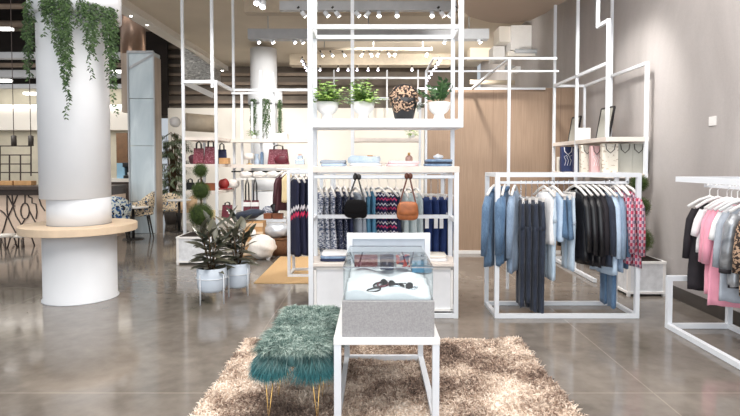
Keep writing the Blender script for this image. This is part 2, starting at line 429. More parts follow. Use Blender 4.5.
struct('wall_cafe_bulkhead', MB().box((a.x,16.4,a.z),(b.x,16.9,b.z)), 'cream_light')
a = at(-60,108,16.35); b = at(128,105,16.35)
o = MB().box((a.x,16.3,a.z),(b.x,16.39,b.z)).build('ceiling_strip_light','light_strip'); tag(o,'long bright strip light along the top of the cafe bulkhead','strip light')
struct('wall_cafe', MB().box((-20,16.9,0),(at(160,150,16.9).x,17,4)), 'tile_cream', origin=(0,0,0))
# copper duct and hanging rods
p = at(133,30,14.5)
o = MB().tube([(p.x,14.5,at(133,60,14.5).z),(p.x,14.5,6.5)], .32, 24).build('ceiling_duct','copper_duct',smooth=True)
tag(o,'fat vertical copper-coloured duct above the steel-clad pillar','duct')
# steel clad pillar
Y0=12.4; a = at(131,233,Y0); b = at(156,52,Y0); b.x = at(155.5,180,Y0).x
t = thing('clad_pillar','square pillar clad in shiny pale steel sheets','pillar',(a.x,Y0,0))
z1 = b.z; w = b.x-a.x
mb = MB()
zs = [0,.75,2.05,3.15,z1]
for i in range(4): mb.box((a.x,Y0,zs[i]+.006),(b.x,Y0+.36,zs[i+1]-.006))
mb.build('steel_cladding','steel_clad',t)
MB().box((b.x+.003,Y0+.02,0),(b.x+.012,Y0+.37,z1-.1)).build('side_cladding','clad_beige',t)
q0=at(122,100,Y0+.05); MB().box((q0.x,Y0+.03,at(126,112,Y0).z),(a.x-.004,Y0+.5,z1-.02)).build('upper_side_panel','clad_beige',t)
mb = MB().bar((a.x-.01,Y0-.01,z1),(b.x,Y0-.01,z1),.05).bar((a.x-.01,Y0-.01,0),(a.x-.01,Y0-.01,z1),.03).bar((b.x,Y0-.01,0),(b.x,Y0-.01,z1),.03)
mb.build('corner_trim','grey_bar',t)
mb = MB().add([(a.x,Y0-.012,z1-.35),(b.x,Y0-.012,z1-.03),(b.x,Y0-.012,z1-.08),(a.x,Y0-.012,z1-.42)],[(0,1,2,3)]); mb.build('diagonal_seam','grey_bar',t)
# foil-wrapped duct and white beam right of it
Y=14; q=[at(184,47,Y),at(214,68,Y),at(214,79,Y),at(184,82,Y)]
mb = MB(); vs = [(v.x,Y,v.z) for v in q]+[(v.x,Y+.6,v.z) for v in q]
mb.add(vs,[(0,3,2,1),(4,5,6,7),(0,1,5,4),(1,2,6,5),(2,3,7,6),(3,0,4,7)])
o = mb.build('ceiling_duct','foil'); tag(o,'crinkled foil-wrapped air duct under the sloping ceiling edge','duct')
o = MB().bar(at(184,82,14),at(214,96,14),.14).build('ceiling_strut','white_matte'); tag(o,'white sloping strut under the foil-wrapped duct','strut')
Y=13; o = MB().tube([at(186,122,Y),at(214,124,Y+.5)], .22, 20).build('ceiling_duct','beige_duct',smooth=True); tag(o,'fat beige round duct seen behind the left shelving','duct')
o = MB().blob(at(175,122,13),.13,.13,.13).build('pendant_globe_lamp','white_gloss',smooth=True); tag(o,'white globe lamp hanging left of the left shelving','lamp')
o['label']='round white globe lamp left of the beige round duct'
# ------------------------------------------------------------------ columns
def vine_clump(cx, cy, rr, items, zt, label, grp=None):
    """items: list of (angle, length) strands"""
    mb = MB()
    for ang, L in items:
        x = cx+rr*math.sin(ang); y = cy-rr*math.cos(ang)
        n = max(5,int(L/.028)); wob = rnd.uniform(0,6)
        for i in range(n):
            z = zt+.05-L*i/n
            ox = .018*math.sin(wob+i*.5)
            for k in range(3):
                a = rnd.uniform(0,6.283); d = Vector((math.cos(a),math.sin(a)*.8-.2,-rnd.uniform(.2,1.1)))
                mb.leaf((x+ox,y-.01,z+rnd.uniform(-.02,.02)), d, (-math.sin(a)*.3,-1,.3), rnd.uniform(.03,.055), rnd.uniform(.013,.022), .3, 2)
    o = mb.build('trailing_vine','leaf_vine'); return tag(o,label,'plant',grp)
def column(cx, cy, far):
    t = thing('round_column', 'distant round white column beyond the left shelving' if far else 'thick round white column with a wooden ring table around it','column',(cx,cy,0))
    r = .415
    MB().lathe([(.422,0),(.422,.012),(.405,.02),(.405,.818)],(cx,cy,0),56).build('base_drum','col_white',t,True)
    MB().lathe([(.35,.86),(.35,1.23)],(cx,cy,0),56).build('neck','col_white',t,True)
    MB().lathe([(.38,1.225),(.387,1.23),(.387,4.99)],(cx-.04,cy,0),56).build('shaft','col_white',t,True)
    MB().lathe([(.38,3.38),(.50,3.38),(.50,3.75),(.38,3.75)],(cx,cy,0),56,False).build('planter_ring','col_white',t,True)
    return t
c1 = at(79,290,6.42); CXL = c1.x; CYL = 6.47
column(CXL, CYL, False)
o = MB().lathe([(.356,.82),(.64,.82),(.645,.825),(.645,.905),(.64,.91),(.356,.91)],(CXL,CYL,0),64,False).build('ring_table','ply_top',smooth=False)
tag(o,'round pale plywood counter ringing the big white column','table')
def ang_of(px, py, Z, rr):
    # angle on the ring's near side whose bearing meets the pixel
    best = 0; bd = 1e9
    for i in range(-110,111):
        a = R(i); x = CXL+rr*math.sin(a); y = CYL-rr*math.cos(a)
        u = CX+F*x/y
        if abs(u-px) < bd: bd = abs(u-px); best = a
    return best
RR = .515; ZT = 3.42
def zlen(py, a):
    y = CYL-RR*math.cos(a); return max(.1, ZT-(HC-(py-163)/F*y))
VS = [('thick green vine hanging off the left side of the big column',[(27,60),(29,78),(31,86),(33,84),(35,70),(37,40)]),
      ('short green vine on the left front of the big column',[(46,22),(48,44),(50,30),(52,20),(54,28),(56,46),(58,60)]),
      ('longest green vine trailing down the front of the big column',[(61,52),(63,78),(65,84),(67,92),(69,124),(71,104),(73,74)]),
      ('narrow pointed green vine right of centre on the big column',[(81,34),(84,28),(87,46),(90,56),(93,84),(95,60)]),
      ('single thin green vine strand on the right front of the big column',[(98,66),(99,52)]),
      ('broad green vine hanging off the right side of the big column',[(104,40),(106,48),(108,62),(110,78),(112,92),(114,96),(116,120),(118,70)])]
for lab, it in VS:
    L = []
    for px, py in it:
        for j in (0,.7):
            a = ang_of(px+j,0,0,RR); L.append((a, zlen(py, a)*rnd.uniform(.55,.95) if j else zlen(py,a)))
    vine_clump(CXL,CYL,RR,L,ZT,lab)
C2Y = 15.7; c2 = at(266,200,C2Y); column(c2.x,C2Y,True)
for px,lab in ((253.5,'left'),(267,'middle'),(279.5,'right')):
    u = (at(px,100,C2Y-.4).x-c2.x)/.53; a = math.asin(max(-1,min(1,u)))
    L = [(a+rnd.uniform(-.2,.2), rnd.uniform(.7,1.15)) for _ in range(9)]
    vine_clump(c2.x,C2Y,.515,L,3.42,lab+' green vine of the three hanging on the distant column')
# ------------------------------------------------------------------ suspended tracks and spotlights
ZTK = 4.5
def rail(name, px0, px1, py, label, th=.13, mat='grey_bar', h=.16):
    Y = atz(CX,py,ZTK).y; a = at(px0,py,Y); b = at(px1,py,Y)
    t = thing(name,label,'light track',((a.x+b.x)/2,Y,ZTK))
    MB().box((a.x,Y-th/2,ZTK-h/2),(b.x,Y+th/2,ZTK+h/2)).build('track_beam',mat,t)
    mb = MB()
    for f in (.08,.5,.92): x = a.x+(b.x-a.x)*f; mb.tube([(x,Y,ZTK+h/2),(x,Y,ZC)],.012,6)
    mb.build('hanger_rod','grey_bar',t)
    return Y
def spot_head(label, group, mat='lens'):
    t = thing('track_spotlight',label,'spotlight',(0,0,0),group)
    MB().tube([(0,0,.18),(0,0,.05)],.012,6).box((-.03,-.03,.15),(.03,.03,.19)).build('bracket','dark_metal',t)
    can=MB().lathe([(.03,.06),(.05,.05),(.052,-.08)],(0,0,0),14).build('can','white_metal',t,True)
    MB().lathe([(.0,-.086),(.046,-.086),(.046,-.08),(.0,-.08)],(0,0,0),14,False).build('lens',mat,can,True)
    return t
protos = {}
def head(px, py, Y, label, group, tilt=(0,0), mat='lens', sc=1):
    key = (label, mat)
    if key not in protos: protos[key] = o = spot_head(label, group, mat)
    else: o = dup(protos[key])
    p = at(px,py,Y); o.location = p; o.scale = (sc,)*3
    o.rotation_euler = (tilt[0], tilt[1], 0)
    return o
Y1 = rail('light_track',280,457,6.5,'grey lighting track nearest the camera, high above the shelving')
for k,px in enumerate((303,326,337,357,368,379,397,432,442,451)):
    head(px,13.5,Y1,'small spotlight under the nearest grey lighting track','spotlights on the nearest track',((-.5,0) if px in (379,397,432) else (rnd.uniform(-.2,.5),rnd.choice((-.7,.7)))),'lens',.8)
Y2 = rail('light_track',249,488,35,'long grey lighting track behind the top of the central shelving frame',.25,'grey_bar',.22)
for px in (258,272,294,302,445,479):
    head(px,40.5,Y2,'small spotlight under the long middle lighting track','spotlights on the middle track',(rnd.uniform(-.4,.1),rnd.choice((-.5,.3))),'lens',.8)
Y3 = rail('light_track',315,432,49,'cream lighting track deeper in the shop',.06,'beige_duct',.06)
for px in (322,332,344,362,371,378,389,395,427):
    head(px,54.5,Y3,'small spotlight under the cream lighting track deeper in the shop','spotlights on the cream track',(rnd.uniform(-.5,.1),rnd.choice((-.5,.5))),'lens',.62)
Y4 = 15.2
for px in (320,338,348,357,368,378,412):
    head(px,69,Y4,'small far spotlight glowing above the dark back wall','far spotlights',(-.5,0),'lens_violet',.62)
for i in range(7):
    f = i/6
    for (xa,ya,xb,yb_),lab in (((302,60,312,79),'left'),((440,60,427,80),'right')):
        Y = 13+2.4*f; head(xa+(xb-xa)*f, ya+(yb_-ya)*f, Y, 'violet-white spotlight in the slanting row seen behind the '+lab+' shelf plant', 'slanting spotlight row at the '+lab,(-.6,0),'lens_violet',.55)
for k,(px,py) in enumerate(((132,12),(147,21),(164,30.5),(185,44),(192,49),(199,53),(207,58),(222,68),(231,72.5))):
    p = atx(px,py,XE-.2); head(px,py,p.y,'spotlight in the row along the sloping edge of the left ceiling','spotlights along the left ceiling edge',(-.5,rnd.choice((-.3,.3))),'lens',1.15)
for px,py in ((257,0),(263,3.5)): head(px,py,9.0,'pair of bright spotlights high above the left shelving','bright spotlight pair',(-.5,0))
o = MB().tube([at(218,12,10)+Vector((-.05,0,.1)),at(225,17,10)],.03,8).build('ceiling_slot','dark_metal'); 
o.location = Vector((at(247,14,11).x,atz(247,14,ZC).y,ZC-.02)); tag(o,'short dark air slot in the cream ceiling left of the tracks','air vent')
# back-right: white ducts, pale boxes and beams seen over the wooden wall
def pbox(x0,y0,x1,y1,Y,d,mat,name,label,cat):
    a = at(x0,y1,Y); b = at(x1,y0,Y); o = MB().box((a.x,Y,a.z),(b.x,Y+d,b.z)).build(name,mat,bevel=.01); return tag(o,label,cat)
pbox(511,25,545,50,12.5,.8,'white_matte','ceiling_air_unit','big white box-shaped air unit over the wooden wall','air unit')
pbox(499,26,511,42,12.6,.6,'cream_light','ceiling_air_unit','small cream air box left of the big white air unit','air unit')
pbox(508,51,562,56,12.2,.3,'cream_light','ceiling_joist','cream joist below the big white air unit','joist')
pbox(493,46,505,60,12.9,.5,'white_matte','ceiling_air_unit','narrow white box low at the left of the air units','air unit')
pbox(545,27,566,45,11.6,.35,'beige_duct','ceiling_joist','tan slanting ceiling block right of the white air unit','ceiling block')
pbox(553,14,568,24,12.0,.6,'white_matte','ceiling_air_unit','white duct piece at the upper right beside the grey wall','air unit')
for k,(x0,y0,x1,y1,Y,r,mat,lab) in enumerate(((515,51,560,51.5,12.1,.05,'grey_bar','grey-green pipe under the big white air unit'),(470,82,535,83,14,.06,'beige_duct','lowest beige pipe just above the wooden wall'),(505,68,572,69,14,.07,'grey_bar','grey pipe above the lowest beige pipe'),(540,46,566,44,11.9,.05,'grey_bar','short grey pipe beside the tan ceiling block'))):
    o = MB().tube([at(x0,y0,Y),at(x1,y1,Y)],r,10).build('ceiling_pipe',mat,smooth=True); tag(o,lab,'pipe')
pbox(516,66,540,71,13.4,.5,'white_matte','ceiling_air_unit','long low white duct above the grey pipe','air unit')
pbox(470,38,492,58,16,.5,'cream_paint','ceiling_joist','pale cream bulkhead left of the air units','bulkhead')
# far white frames against the dark back wall
t = thing('distant_frame','thin white shop frame far behind against the dark back wall','frame',at(375,100,17)*1)
mb = MB()
for px in (334,387,418): mb.bar(at(px,70,17),at(px,112,17),.045)
mb.bar(at(312,78,17),at(430,78,17),.06); mb.build('frame_bars','grey_bar',t)

for k in range(9):
    z=3.75+.32*k
    o=MB().box((-9.5,YB+.25,z),(-2.2 if z<4.9 else XE-.4,YB+.45,z+.1)).build('ceiling_slat','brown_pipe'); o['kind']='structure'
# ------------------------------------------------------------------ white fixtures
def frame_bars(parent, segs, w, mat='white_metal', name='frame'):
    mb = MB()
    for p, q in segs:
        FB[0]+=1; mb.bar(p, q, w-.0007*(FB[0]%7))
    return mb.build(name, mat, parent)
FB=[0]
def V(x,y,z): return Vector((x,y,z))
# --- central shelving
YA=5.6; YBk=6.05; YR=6.75
XL=at(311,250,YA).x; XR1=at(461,60,YA).x; XR=at(456,250,YA).x; 
Z2t=at(400,119,YA).z; Z2b=at(400,127.5,YA).z; Z1t=at(400,166.5,YA).z; Z1b=at(400,172.5,YA).z; ZTop=at(400,27,YA).z
cs = thing('display_shelving','tall white central shelving frame holding plants on its upper shelf','shelving',((XL+XR)/2,YA,0))
wb=.045
xr2=at(454,100,YBk).x; xl2=at(316.5,250,YBk).x
frame_bars(cs,[(V(XL,YA,0),V(XL,YA,ZC))],wb+.005,name='post'); frame_bars(cs,[(V(XR1,YA,Z2b),V(XR1,YA,ZC))],wb+.005,name='post')
frame_bars(cs,[(V(XL,YBk,0),V(XL,YBk,ZC))],wb,name='post'); frame_bars(cs,[(V(XR1-.02,YBk,Z1b),V(XR1-.02,YBk,ZC))],wb,name='post')
frame_bars(cs,[(V(XL,YA,ZTop),V(XR1,YA,ZTop)),(V(XL,YBk,ZTop),V(XR1,YBk,ZTop)),(V(XL,YA,ZTop),V(XL,YBk,ZTop)),(V(XR1,YA,ZTop),V(XR1,YBk,ZTop))],wb,name='top_frame')
MB().box((XL-.02,YA-.02,Z2b),(XR1+.02,YBk+.02,Z2t)).build('upper_shelf','white_metal',cs,bevel=.004)
MB().box((XL-.02,YA-.02,Z1b),(XR+.03,YBk+.02,Z1t)).build('lower_shelf','wood_shelf',cs,bevel=.004)
ob=frame_bars(cs,[(V(XL,YA+.03,Z1b-.045),V(XR,YA+.03,Z1b-.045))],.035,name='front_rail')
frame_bars(cs,[(V(XR,YA,0),V(XR,YA,Z1b))],.05,name='post'); frame_bars(cs,[(V(XR,YBk,0),V(XR,YBk,Z1b))],.05,name='post')
frame_bars(cs,[(V(XL,YR,0),V(XL,YR,Z1b))],wb,name='post'); frame_bars(cs,[(V(XR,YR,0),V(XR,YR,Z1b))],wb,name='post')
zm=at(400,216.5,YBk).z
frame_bars(cs,[(V(XL,YBk,zm),V(XR,YBk,zm)),(V(XL,YA,zm),V(XL,YR,zm)),(V(XR,YA,zm),V(XR,YR,zm))],.042,name='middle_rail')
frame_bars(cs,[(V(XL,YR,Z1b-.02),V(XR,YR,Z1b-.02)),(V(XL,YBk,Z1b-.02),V(XL,YR,Z1b-.02)),(V(XR,YBk,Z1b-.02),V(XR,YR,Z1b-.02))],wb,name='rear_frame')
ZHR=1.47; YHR=6.42
MB().tube([(XL,YHR,ZHR),(XR,YHR,ZHR)],.014,10).build('hanging_rail','white_metal',cs,True)
mb=MB()
for f in (.02,.5,.98): mb.bar((XL+(XR-XL)*f,YHR,ZHR),(XL+(XR-XL)*f,YHR,Z1b),.012)
mb.bar((XL,YHR,Z1b-.02),(XR,YHR,Z1b-.02),.03); mb.build('rail_hanger','white_metal',cs)
ZL=at(400,263,YA).z
MB().box((XL-.02,YA-.02,ZL-.035),(XR+.02,YBk+.04,ZL)).build('cabinet_top','wood_shelf',cs,bevel=.003)
cab=MB().box((XL+.03,YA+.03,.06),(XR-.03,YBk,ZL-.04)).build('cabinet_body','cupboard',cs)
mb=MB()
for x0,x1 in ((XL+.03,XL+.52),(XR-.52,XR-.03),(XL+.52,XR-.52)):
    for p,q in (((x0,YA+.02,.08),(x1,YA+.02,.08)),((x0,YA+.02,ZL-.06),(x1,YA+.02,ZL-.06)),((x0+.012,YA+.02,.08),(x0+.012,YA+.02,ZL-.06)),((x1-.012,YA+.02,.08),(x1-.012,YA+.02,ZL-.06))): mb.bar(p,q,.024)
mb.build('panel_trim','white_matte',cab)
frame_bars(cs,[(V(XL,YA,.025),V(XR,YA,.025)),(V(XL,YBk,.025),V(XR,YBk,.025)),(V(XL,YR,.025),V(XR,YR,.025)),(V(XL,YA,.025),V(XL,YR,.025)),(V(XR,YA,.025),V(XR,YR,.025))],.05,name='bottom_frame')
# --- slim frame behind it
YF=9.05
f2=thing('slim_shelving','slim white display frame with thin shelves, seen through the central shelving','shelving',(at(386,150,YF).x,YF,0))
xa=at(352.5,100,YF).x; xb=at(420,100,YF).x
frame_bars(f2,[(V(xa,YF,0),V(xa,YF,ZC))],.06,name='post'); frame_bars(f2,[(V(xb,YF,0),V(xb,YF,at(0,98,YF).z))],.045,name='post')
frame_bars(f2,[(V(xa,YF,at(0,98.5,YF).z),V(xb,YF,at(0,98.5,YF).z))],.045,name='top_bar')
zz=at(386,140,YF).z; MB().box((xa,YF-.02,zz-.03),(xb,YF+.32,zz+.03)).build('thin_shelf','wood_shelf',f2)
ZSF=at(386,162.5,YF).z; MB().box((xa,YF-.02,ZSF-.03),(xb,YF+.32,ZSF)).build('thin_shelf','wood_shelf',f2)
# --- overhead frame at right of centre
zo=3.0; YO=6.9; YO2=7.85
of=thing('overhead_frame','thin white overhead pipe frame on a slim post in front of the wooden wall','frame',(1.75,YO,0))
xo0=at(433,150,YO).x; xo1=at(509,100,YO).x
frame_bars(of,[(V(xo1,YO,0),V(xo1,YO,zo))],.034,name='post'); frame_bars(of,[(V(xo0,YO2,0),V(xo0,YO2,zo))],.034,name='post')
frame_bars(of,[(V(xo0,YO,zo),V(2.35,YO,zo)),(V(xo0,YO2,zo),V(2.7,YO2,zo)),(V(xo0,YO,zo),V(xo0,YO2,zo)),(V(xo1,YO,zo),V(xo1,YO2,zo))],.026,name='pipe_grid')
frame_bars(of,[(V(xo0,YWD-.05,zw-.02),V(3.05,YWD-.05,zw-.02)),(V(xo1,YO2,zo),V(xo1,YWD-.05,zw-.02))],.04,name='wall_pipe')
# --- right wall shelving
X0=3.03; X1=3.54; YN=6.94; YM=8.0; YFa=9.0
rs=thing('bag_shelving','white wall shelving unit of thin posts holding shopping bags','shelving',(X0,YN,0))
ZT2=2.95; ZS2=1.99; ZS1=1.51
w=.042
for x,y,z0,z1 in ((X0,YFa,0,ZC),(X0,YM,0,ZC),(X0,YN,ZS2-.06,3.5),(X0,7.28,3.5,ZC),(X1,YFa,0,ZT2),(X1,YM,0,ZC),(X1,YN,ZS1-.06,ZT2)):
    frame_bars(rs,[(V(x,y,z0),V(x,y,z1))],w,name='post')
frame_bars(rs,[(V(X0,YN,3.5),V(X0,7.28,3.5))],w,name='step_bar')
frame_bars(rs,[(V(X0,YN,ZT2),V(X0,YFa,ZT2)),(V(X1,YN,ZT2),V(X1,YFa,ZT2)),(V(X0,YFa,ZT2),V(X1,YFa,ZT2))],w,name='top_frame')
for z in (ZS2,ZS1): MB().box((X0-.02,YN-.02,z-.06),(X1+.03,YFa+.02,z)).build('shelf','wood_shelf',rs,bevel=.003)
frame_bars(rs,[(V(X0,YN+.3,.03),V(X0,YFa,.03)),(V(X0,YFa,.03),V(X1,YFa,.03))],.05,name='floor_frame')
MB().tube([(3.3,YN+.1,1.36),(3.3,YFa,1.36)],.014,8).build('hanging_rail','white_metal',rs,True)
# --- white box clothes rack
MX0,MX1,MY0,MY1=1.292,2.782,5.59,6.1; MZ=1.545; MB_=.045
mr=thing('clothes_rack','white box-frame clothes rack full of denim, leather jackets and plaid shirts','clothes rack',((MX0+MX1)/2,(MY0+MY1)/2,0))
for x in (MX0,MX1):
    for y in (MY0,MY1): frame_bars(mr,[(V(x,y,.04),V(x,y,MZ-.02))],MB_,name='post')
frame_bars(mr,[(V(MX0-.022,y,MZ-.022),V(MX1+.022,y,MZ-.022)) for y in (MY0,MY1)]+[(V(x,MY0,MZ-.022),V(x,MY1,MZ-.022)) for x in (MX0,MX1)],MB_,name='top_frame')
frame_bars(mr,[(V(MX0-.022,y,.024),V(MX1+.022,y,.024)) for y in (MY0,MY1)]+[(V(x,MY0,.024),V(x,MY1,.024)) for x in (MX0,MX1)],MB_,name='bottom_frame')
MRY=MY0+.17; MRZ=at(560,182.5,MRY).z
mb=MB().bar((MX0+.02,MRY,MRZ),(MX1-.03,MRY,MRZ),.028)
for x in (MX0+.03,MX1-.04): mb.bar((x,MRY,MRZ),(x,MRY,MZ-.02),.028)
mb.bar((MX0,MRY,MZ-.022),(MX1,MRY,MZ-.022),.028)
mb.build('hanging_rail','white_metal',mr)
# --- right wall rack
q_=atz(669.5,329,.0); RX0,RX1=q_.x,3.53; RYf=q_.y+.02; RYn=2.9
rr=thing('low_frame_rack','white wall-side clothes rack with a low rectangular end frame','clothes rack',((RX0+RX1)/2,4.3,0))
b=.05
frame_bars(rr,[(V(RX0,RYf,.03),V(RX0,RYf,.53))],b,name='post'); frame_bars(rr,[(V(RX1,RYf,.03),V(RX1,RYf,.53))],b,name='post')
frame_bars(rr,[(V(RX0,RYn,.03),V(RX0,RYn,1.5))],b,name='post'); frame_bars(rr,[(V(RX1,RYn,.03),V(RX1,RYn,1.5))],b,name='post')
frame_bars(rr,[(V(RX0-.025,RYf,.505),V(RX1+.025,RYf,.505)),],b,name='end_bar')
frame_bars(rr,[(V(RX0,RYf+.025,.027),V(RX0,RYn,.027)),(V(RX1,RYf+.025,.027),V(RX1,RYn,.027)),(V(RX0,RYf,.027),V(RX1,RYf,.027)),(V(RX0,RYn,.027),V(RX1,RYn,.027))],b,name='bottom_frame')
ztb=1.495
frame_bars(rr,[(V(RX0,5.12,ztb),V(RX0,RYn,ztb)),(V(RX1,5.12,ztb),V(RX1,RYn,ztb)),(V(RX0-.0,5.12,ztb),V(RX1,5.12,ztb))],b,name='top_frame')
RRX=3.22; RRZ=1.43
mb=MB().bar((RRX,5.16,RRZ),(RRX,RYn,RRZ),.03)
for y in (5.12,4.1,3.1): mb.bar((RRX,y,RRZ),(RRX,y,ztb),.02)
mb.build('hanging_rail','white_metal',rr)
# --- left L-shaped shelving
LX0=at(184.5,200,9.2).x; LX1=at(217,200,9.2).x; LYn=9.2; LYf=10.3; LZT=3.05; LXR=at(312,150,10.3).x
ls=thing('corner_shelving','tall white corner shelving unit at left with bags and shoes on its shelves','shelving',(LX1,LYn,0))
w=.048
for x,y,z0,z1 in ((LX0,LYn,0,2.1),(LX1,LYn,0,LZT),(LX1+.015,LYf,0,ZC),(at(182.5,40,9.2).x,LYn,2.1,ZC),(at(212,40,9.2).x,LYn,LZT-.1,ZC),(LXR,LYf,0,2.1),(LX0,LYf,0,2.1)):
    frame_bars(ls,[(V(x,y,z0),V(x,y,z1))],w,name='post')
frame_bars(ls,[(V(at(182.5,40,9.2).x,LYn,LZT),V(LX1,LYn,LZT)),(V(LX1,LYn,LZT),V(LX1,LYf,LZT))],.055,name='top_frame')
zb1=at(270,90,LYf).z; frame_bars(ls,[(V(LX1,LYf,zb1),V(LXR+.05,LYf,zb1))],.045,name='long_bar')
zb2=at(250,94,LYf).z; xq=at(262,94,LYf).x
frame_bars(ls,[(V(LX1,LYf-.1,zb2),V(xq,LYf-.1,zb2)),(V(at(243,94,LYf).x,LYf-.1,0),V(at(243,94,LYf).x,LYf-.1,zb2)),(V(xq,LYf-.1,1.6),V(xq,LYf-.1,at(261,71,LYf).z)),(V(at(248.5,100,LYf).x,LYf+.3,0),V(at(248.5,100,LYf).x,LYf+.3,at(249,100,LYf).z)),(V(at(272.5,80,LYf).x,LYf+.1,2.0),V(at(272.5,80,LYf).x,LYf+.1,at(273,72,LYf).z))],.04,name='inner_frame')
SH=[]
for py in (138.5,165.5,192.5):
    z=at(200,py,LYn).z; SH.append(z+.025)
    MB().box((LX0,LYn,z-.03),(LX1+.02,LYf,z+.025)).build('shelf','wood_shelf',ls)
zbm=at(215,222,LYn).z; MB().box((LX0,LYn+.05,zbm-.03),(LX1+.4,LYf,zbm+.02)).build('shelf','wood_shelf',ls); SH.append(zbm+.02)
SR=[]
for py in (140.5,166):
    z=at(270,py,LYf-.3).z; SR.append(z+.03)
    MB().box((LX1+.03,LYf-.3,z-.035),(LXR,LYf+.05,z+.03)).build('long_shelf','wood_shelf',ls)
zr=at(262,170,LYf-.2).z-.03; MB().tube([(LX1,LYf-.15,zr),(at(290,170,LYf).x,LYf-.15,zr)],.014,8).build('hanging_rail','dark_metal',ls)
# --- navy dress rack at left
DY0,DY1=7.6,8.05; DX0=at(289,250,DY0).x; DX1=-.62; DZ=1.53
dr=thing('clothes_rack','white clothes rack with navy dresses left behind the central shelving','clothes rack',((DX0+DX1)/2,(DY0+DY1)/2,0))
for x in (DX0,DX1):
    for y in (DY0,DY1): frame_bars(dr,[(V(x,y,.03),V(x,y,DZ))],.045,name='post')
frame_bars(dr,[(V(DX0-.02,y,z),V(DX1+.02,y,z)) for y in (DY0,DY1) for z in (.023,DZ)]+[(V(x,DY0,z),V(x,DY1,z)) for x in (DX0,DX1) for z in (.023,DZ)],.045,name='frame')
DRY=(DY0+DY1)/2; DRZ=1.50
MB().tube([(DX0,DRY,DRZ),(DX1,DRY,DRZ)],.013,8).build('hanging_rail','white_metal',dr)
# ------------------------------------------------------------------ garments
def rsec(mb, secs, n=26, folds=6, amp=.3, seed=0, cx=0, cy=0, capb=True):
    r=random.Random(seed); ph=[r.uniform(0,6.28) for _ in range(4)]
    vs=[];fs=[]; zt=secs[0][0]; zb=secs[-1][0]; m=[]
    for a,b in zip(secs,secs[1:]):
        k=max(1,int((a[0]-b[0])/.05))
        for i in range(k): f=i/k; m.append([a[j]+(b[j]-a[j])*f for j in range(3)])
    m.append(list(secs[-1])[:3])
    for z,hw,ht in m:
        g=(zt-z)/max(.01,zt-zb)
        for k in range(n):
            t=2*math.pi*k/n; c=math.cos(t); s_=math.sin(t)
            x=hw*math.copysign(abs(c)**.8,c); y=ht*math.copysign(abs(s_)**.7,s_)
            w=amp*(.25+.75*g)*(math.sin(folds*t+ph[0]+g*1.3)+.5*math.sin((folds+3)*t+ph[1]+z*9)*.8+.35*math.sin(z*22+ph[2]+2*t))
            vs.append((cx+x*(1+.04*w),cy+y*(1+w),z+.008*math.sin(3*t+ph[3])*g))
    L=len(m)
    for i in range(L-1):
        for k in range(n): fs.append((i*n+k,(i+1)*n+k,(i+1)*n+(k+1)%n,i*n+(k+1)%n))
    fs.append(tuple(range(n))); 
    if capb: fs.append(tuple((L-1)*n+k for k in range(n))[::-1])
    mb.add(vs,fs)
def garment(kind, L, mat, label, cat, group, pos, rot, seed, W=1, T=.03, sleeve=.5, trim=None):
    x,y,z=pos
    SL={}
    if kind in('jacket','shirt'):
        t=thing(label_name(cat),label,cat,(0,0,0),group)
        mb=MB(); rsec(mb,[(.0,.06,.022),(-.03,.11*W,T*.8),(-.08,.165*W,T),(-.22,.18*W,T*1.05),(-L*.75,.2*W,T*1.1),(-L,.205*W,T)],folds=6,amp=.4,seed=seed)
        mb.build('body',mat,t,True)
        for s in(-1,1):
            sl=min(sleeve,L*.85)
            pts=[(s*.14*W,0,-.065),(s*.185*W,0,-.17),(s*.212*W,.0,-.16-sl*.4),(s*.228*W,.004,-.1-sl*.85)]
            mb=MB().tube(pts,[T*1.1,T*1.35,T*1.2,T*.95],10); sv=mb.build('sleeve',mat,t,True); SL[s]=sv
        if kind=='jacket':
            mb=MB().tube([(-.07,-.012,.0),(-.04,-.03,.035),(.04,-.03,.035),(.07,-.012,0)],.018,8); mb.build('collar',mat,t,True)
        if trim:
            mb=MB().tube([(-.205*W,0,-L),(0,-T*1.1,-L),(.205*W,0,-L),(0,T*1.1,-L),(-.205*W,0,-L)],.016,6); mb.build('hem_band',trim,t)
            for s in(-1,1):
                mb=MB().tube([(s*.228*W,.004,-.1-sl*.83),(s*.228*W,.004,-.1-sl*.9)],T*1.05,10); mb.build('cuff',trim,SL[s],True)
        root=t
    else:
        mb=MB()
        if kind=='dress':
            rsec(mb,[(0,.05,.015),(-.03,.12*W,T*.7),(-.08,.17*W,T*.8),(-L*.38,.15*W,T*.75),(-L,.21*W,T*1.3)],folds=8,amp=.4,seed=seed)
        elif kind=='top':
            rsec(mb,[(0,.06,.015),(-.03,.13*W,T*.7),(-.08,.19*W,T*.9),(-L*.5,.185*W,T),(-L,.2*W,T*1.1)],folds=7,amp=.35,seed=seed)
        elif kind=='trousers':
            rsec(mb,[(0,.17*W,T*.7),(-.05,.175*W,T*.8),(-.25,.2*W,T),(-.3,.2*W,T)],folds=5,amp=.18,seed=seed)
            for s in(-1,1): rsec(mb,[(-.27,.1*W,T),(-.6*L,.085*W,T*.9),(-L,.08*W,T*.8)],folds=4,amp=.2,seed=seed+s,cx=s*.095*W,n=16)
        elif kind=='skirt':
            rsec(mb,[(0,.16*W,T*.7),(-.05,.165*W,T*.9),(-L,.22*W,T*1.3)],folds=7,amp=.3,seed=seed)
        root=mb.build(label_name(cat),mat,None,True,origin=(0,0,0)); tag(root,label,cat,group)
    root.location=pos; root.rotation_euler=(0,0,rot)
    return root
def label_name(cat): return cat.replace(' ','_').replace('-','_')
HP={}
def HOOK(h): return [(0,0,h-.035),(.019,0,h-.014),(.023,0,h+.003),(.013,0,h+.02),(0,0,h+.024),(-.014,0,h+.018),(-.022,0,h+.002)]
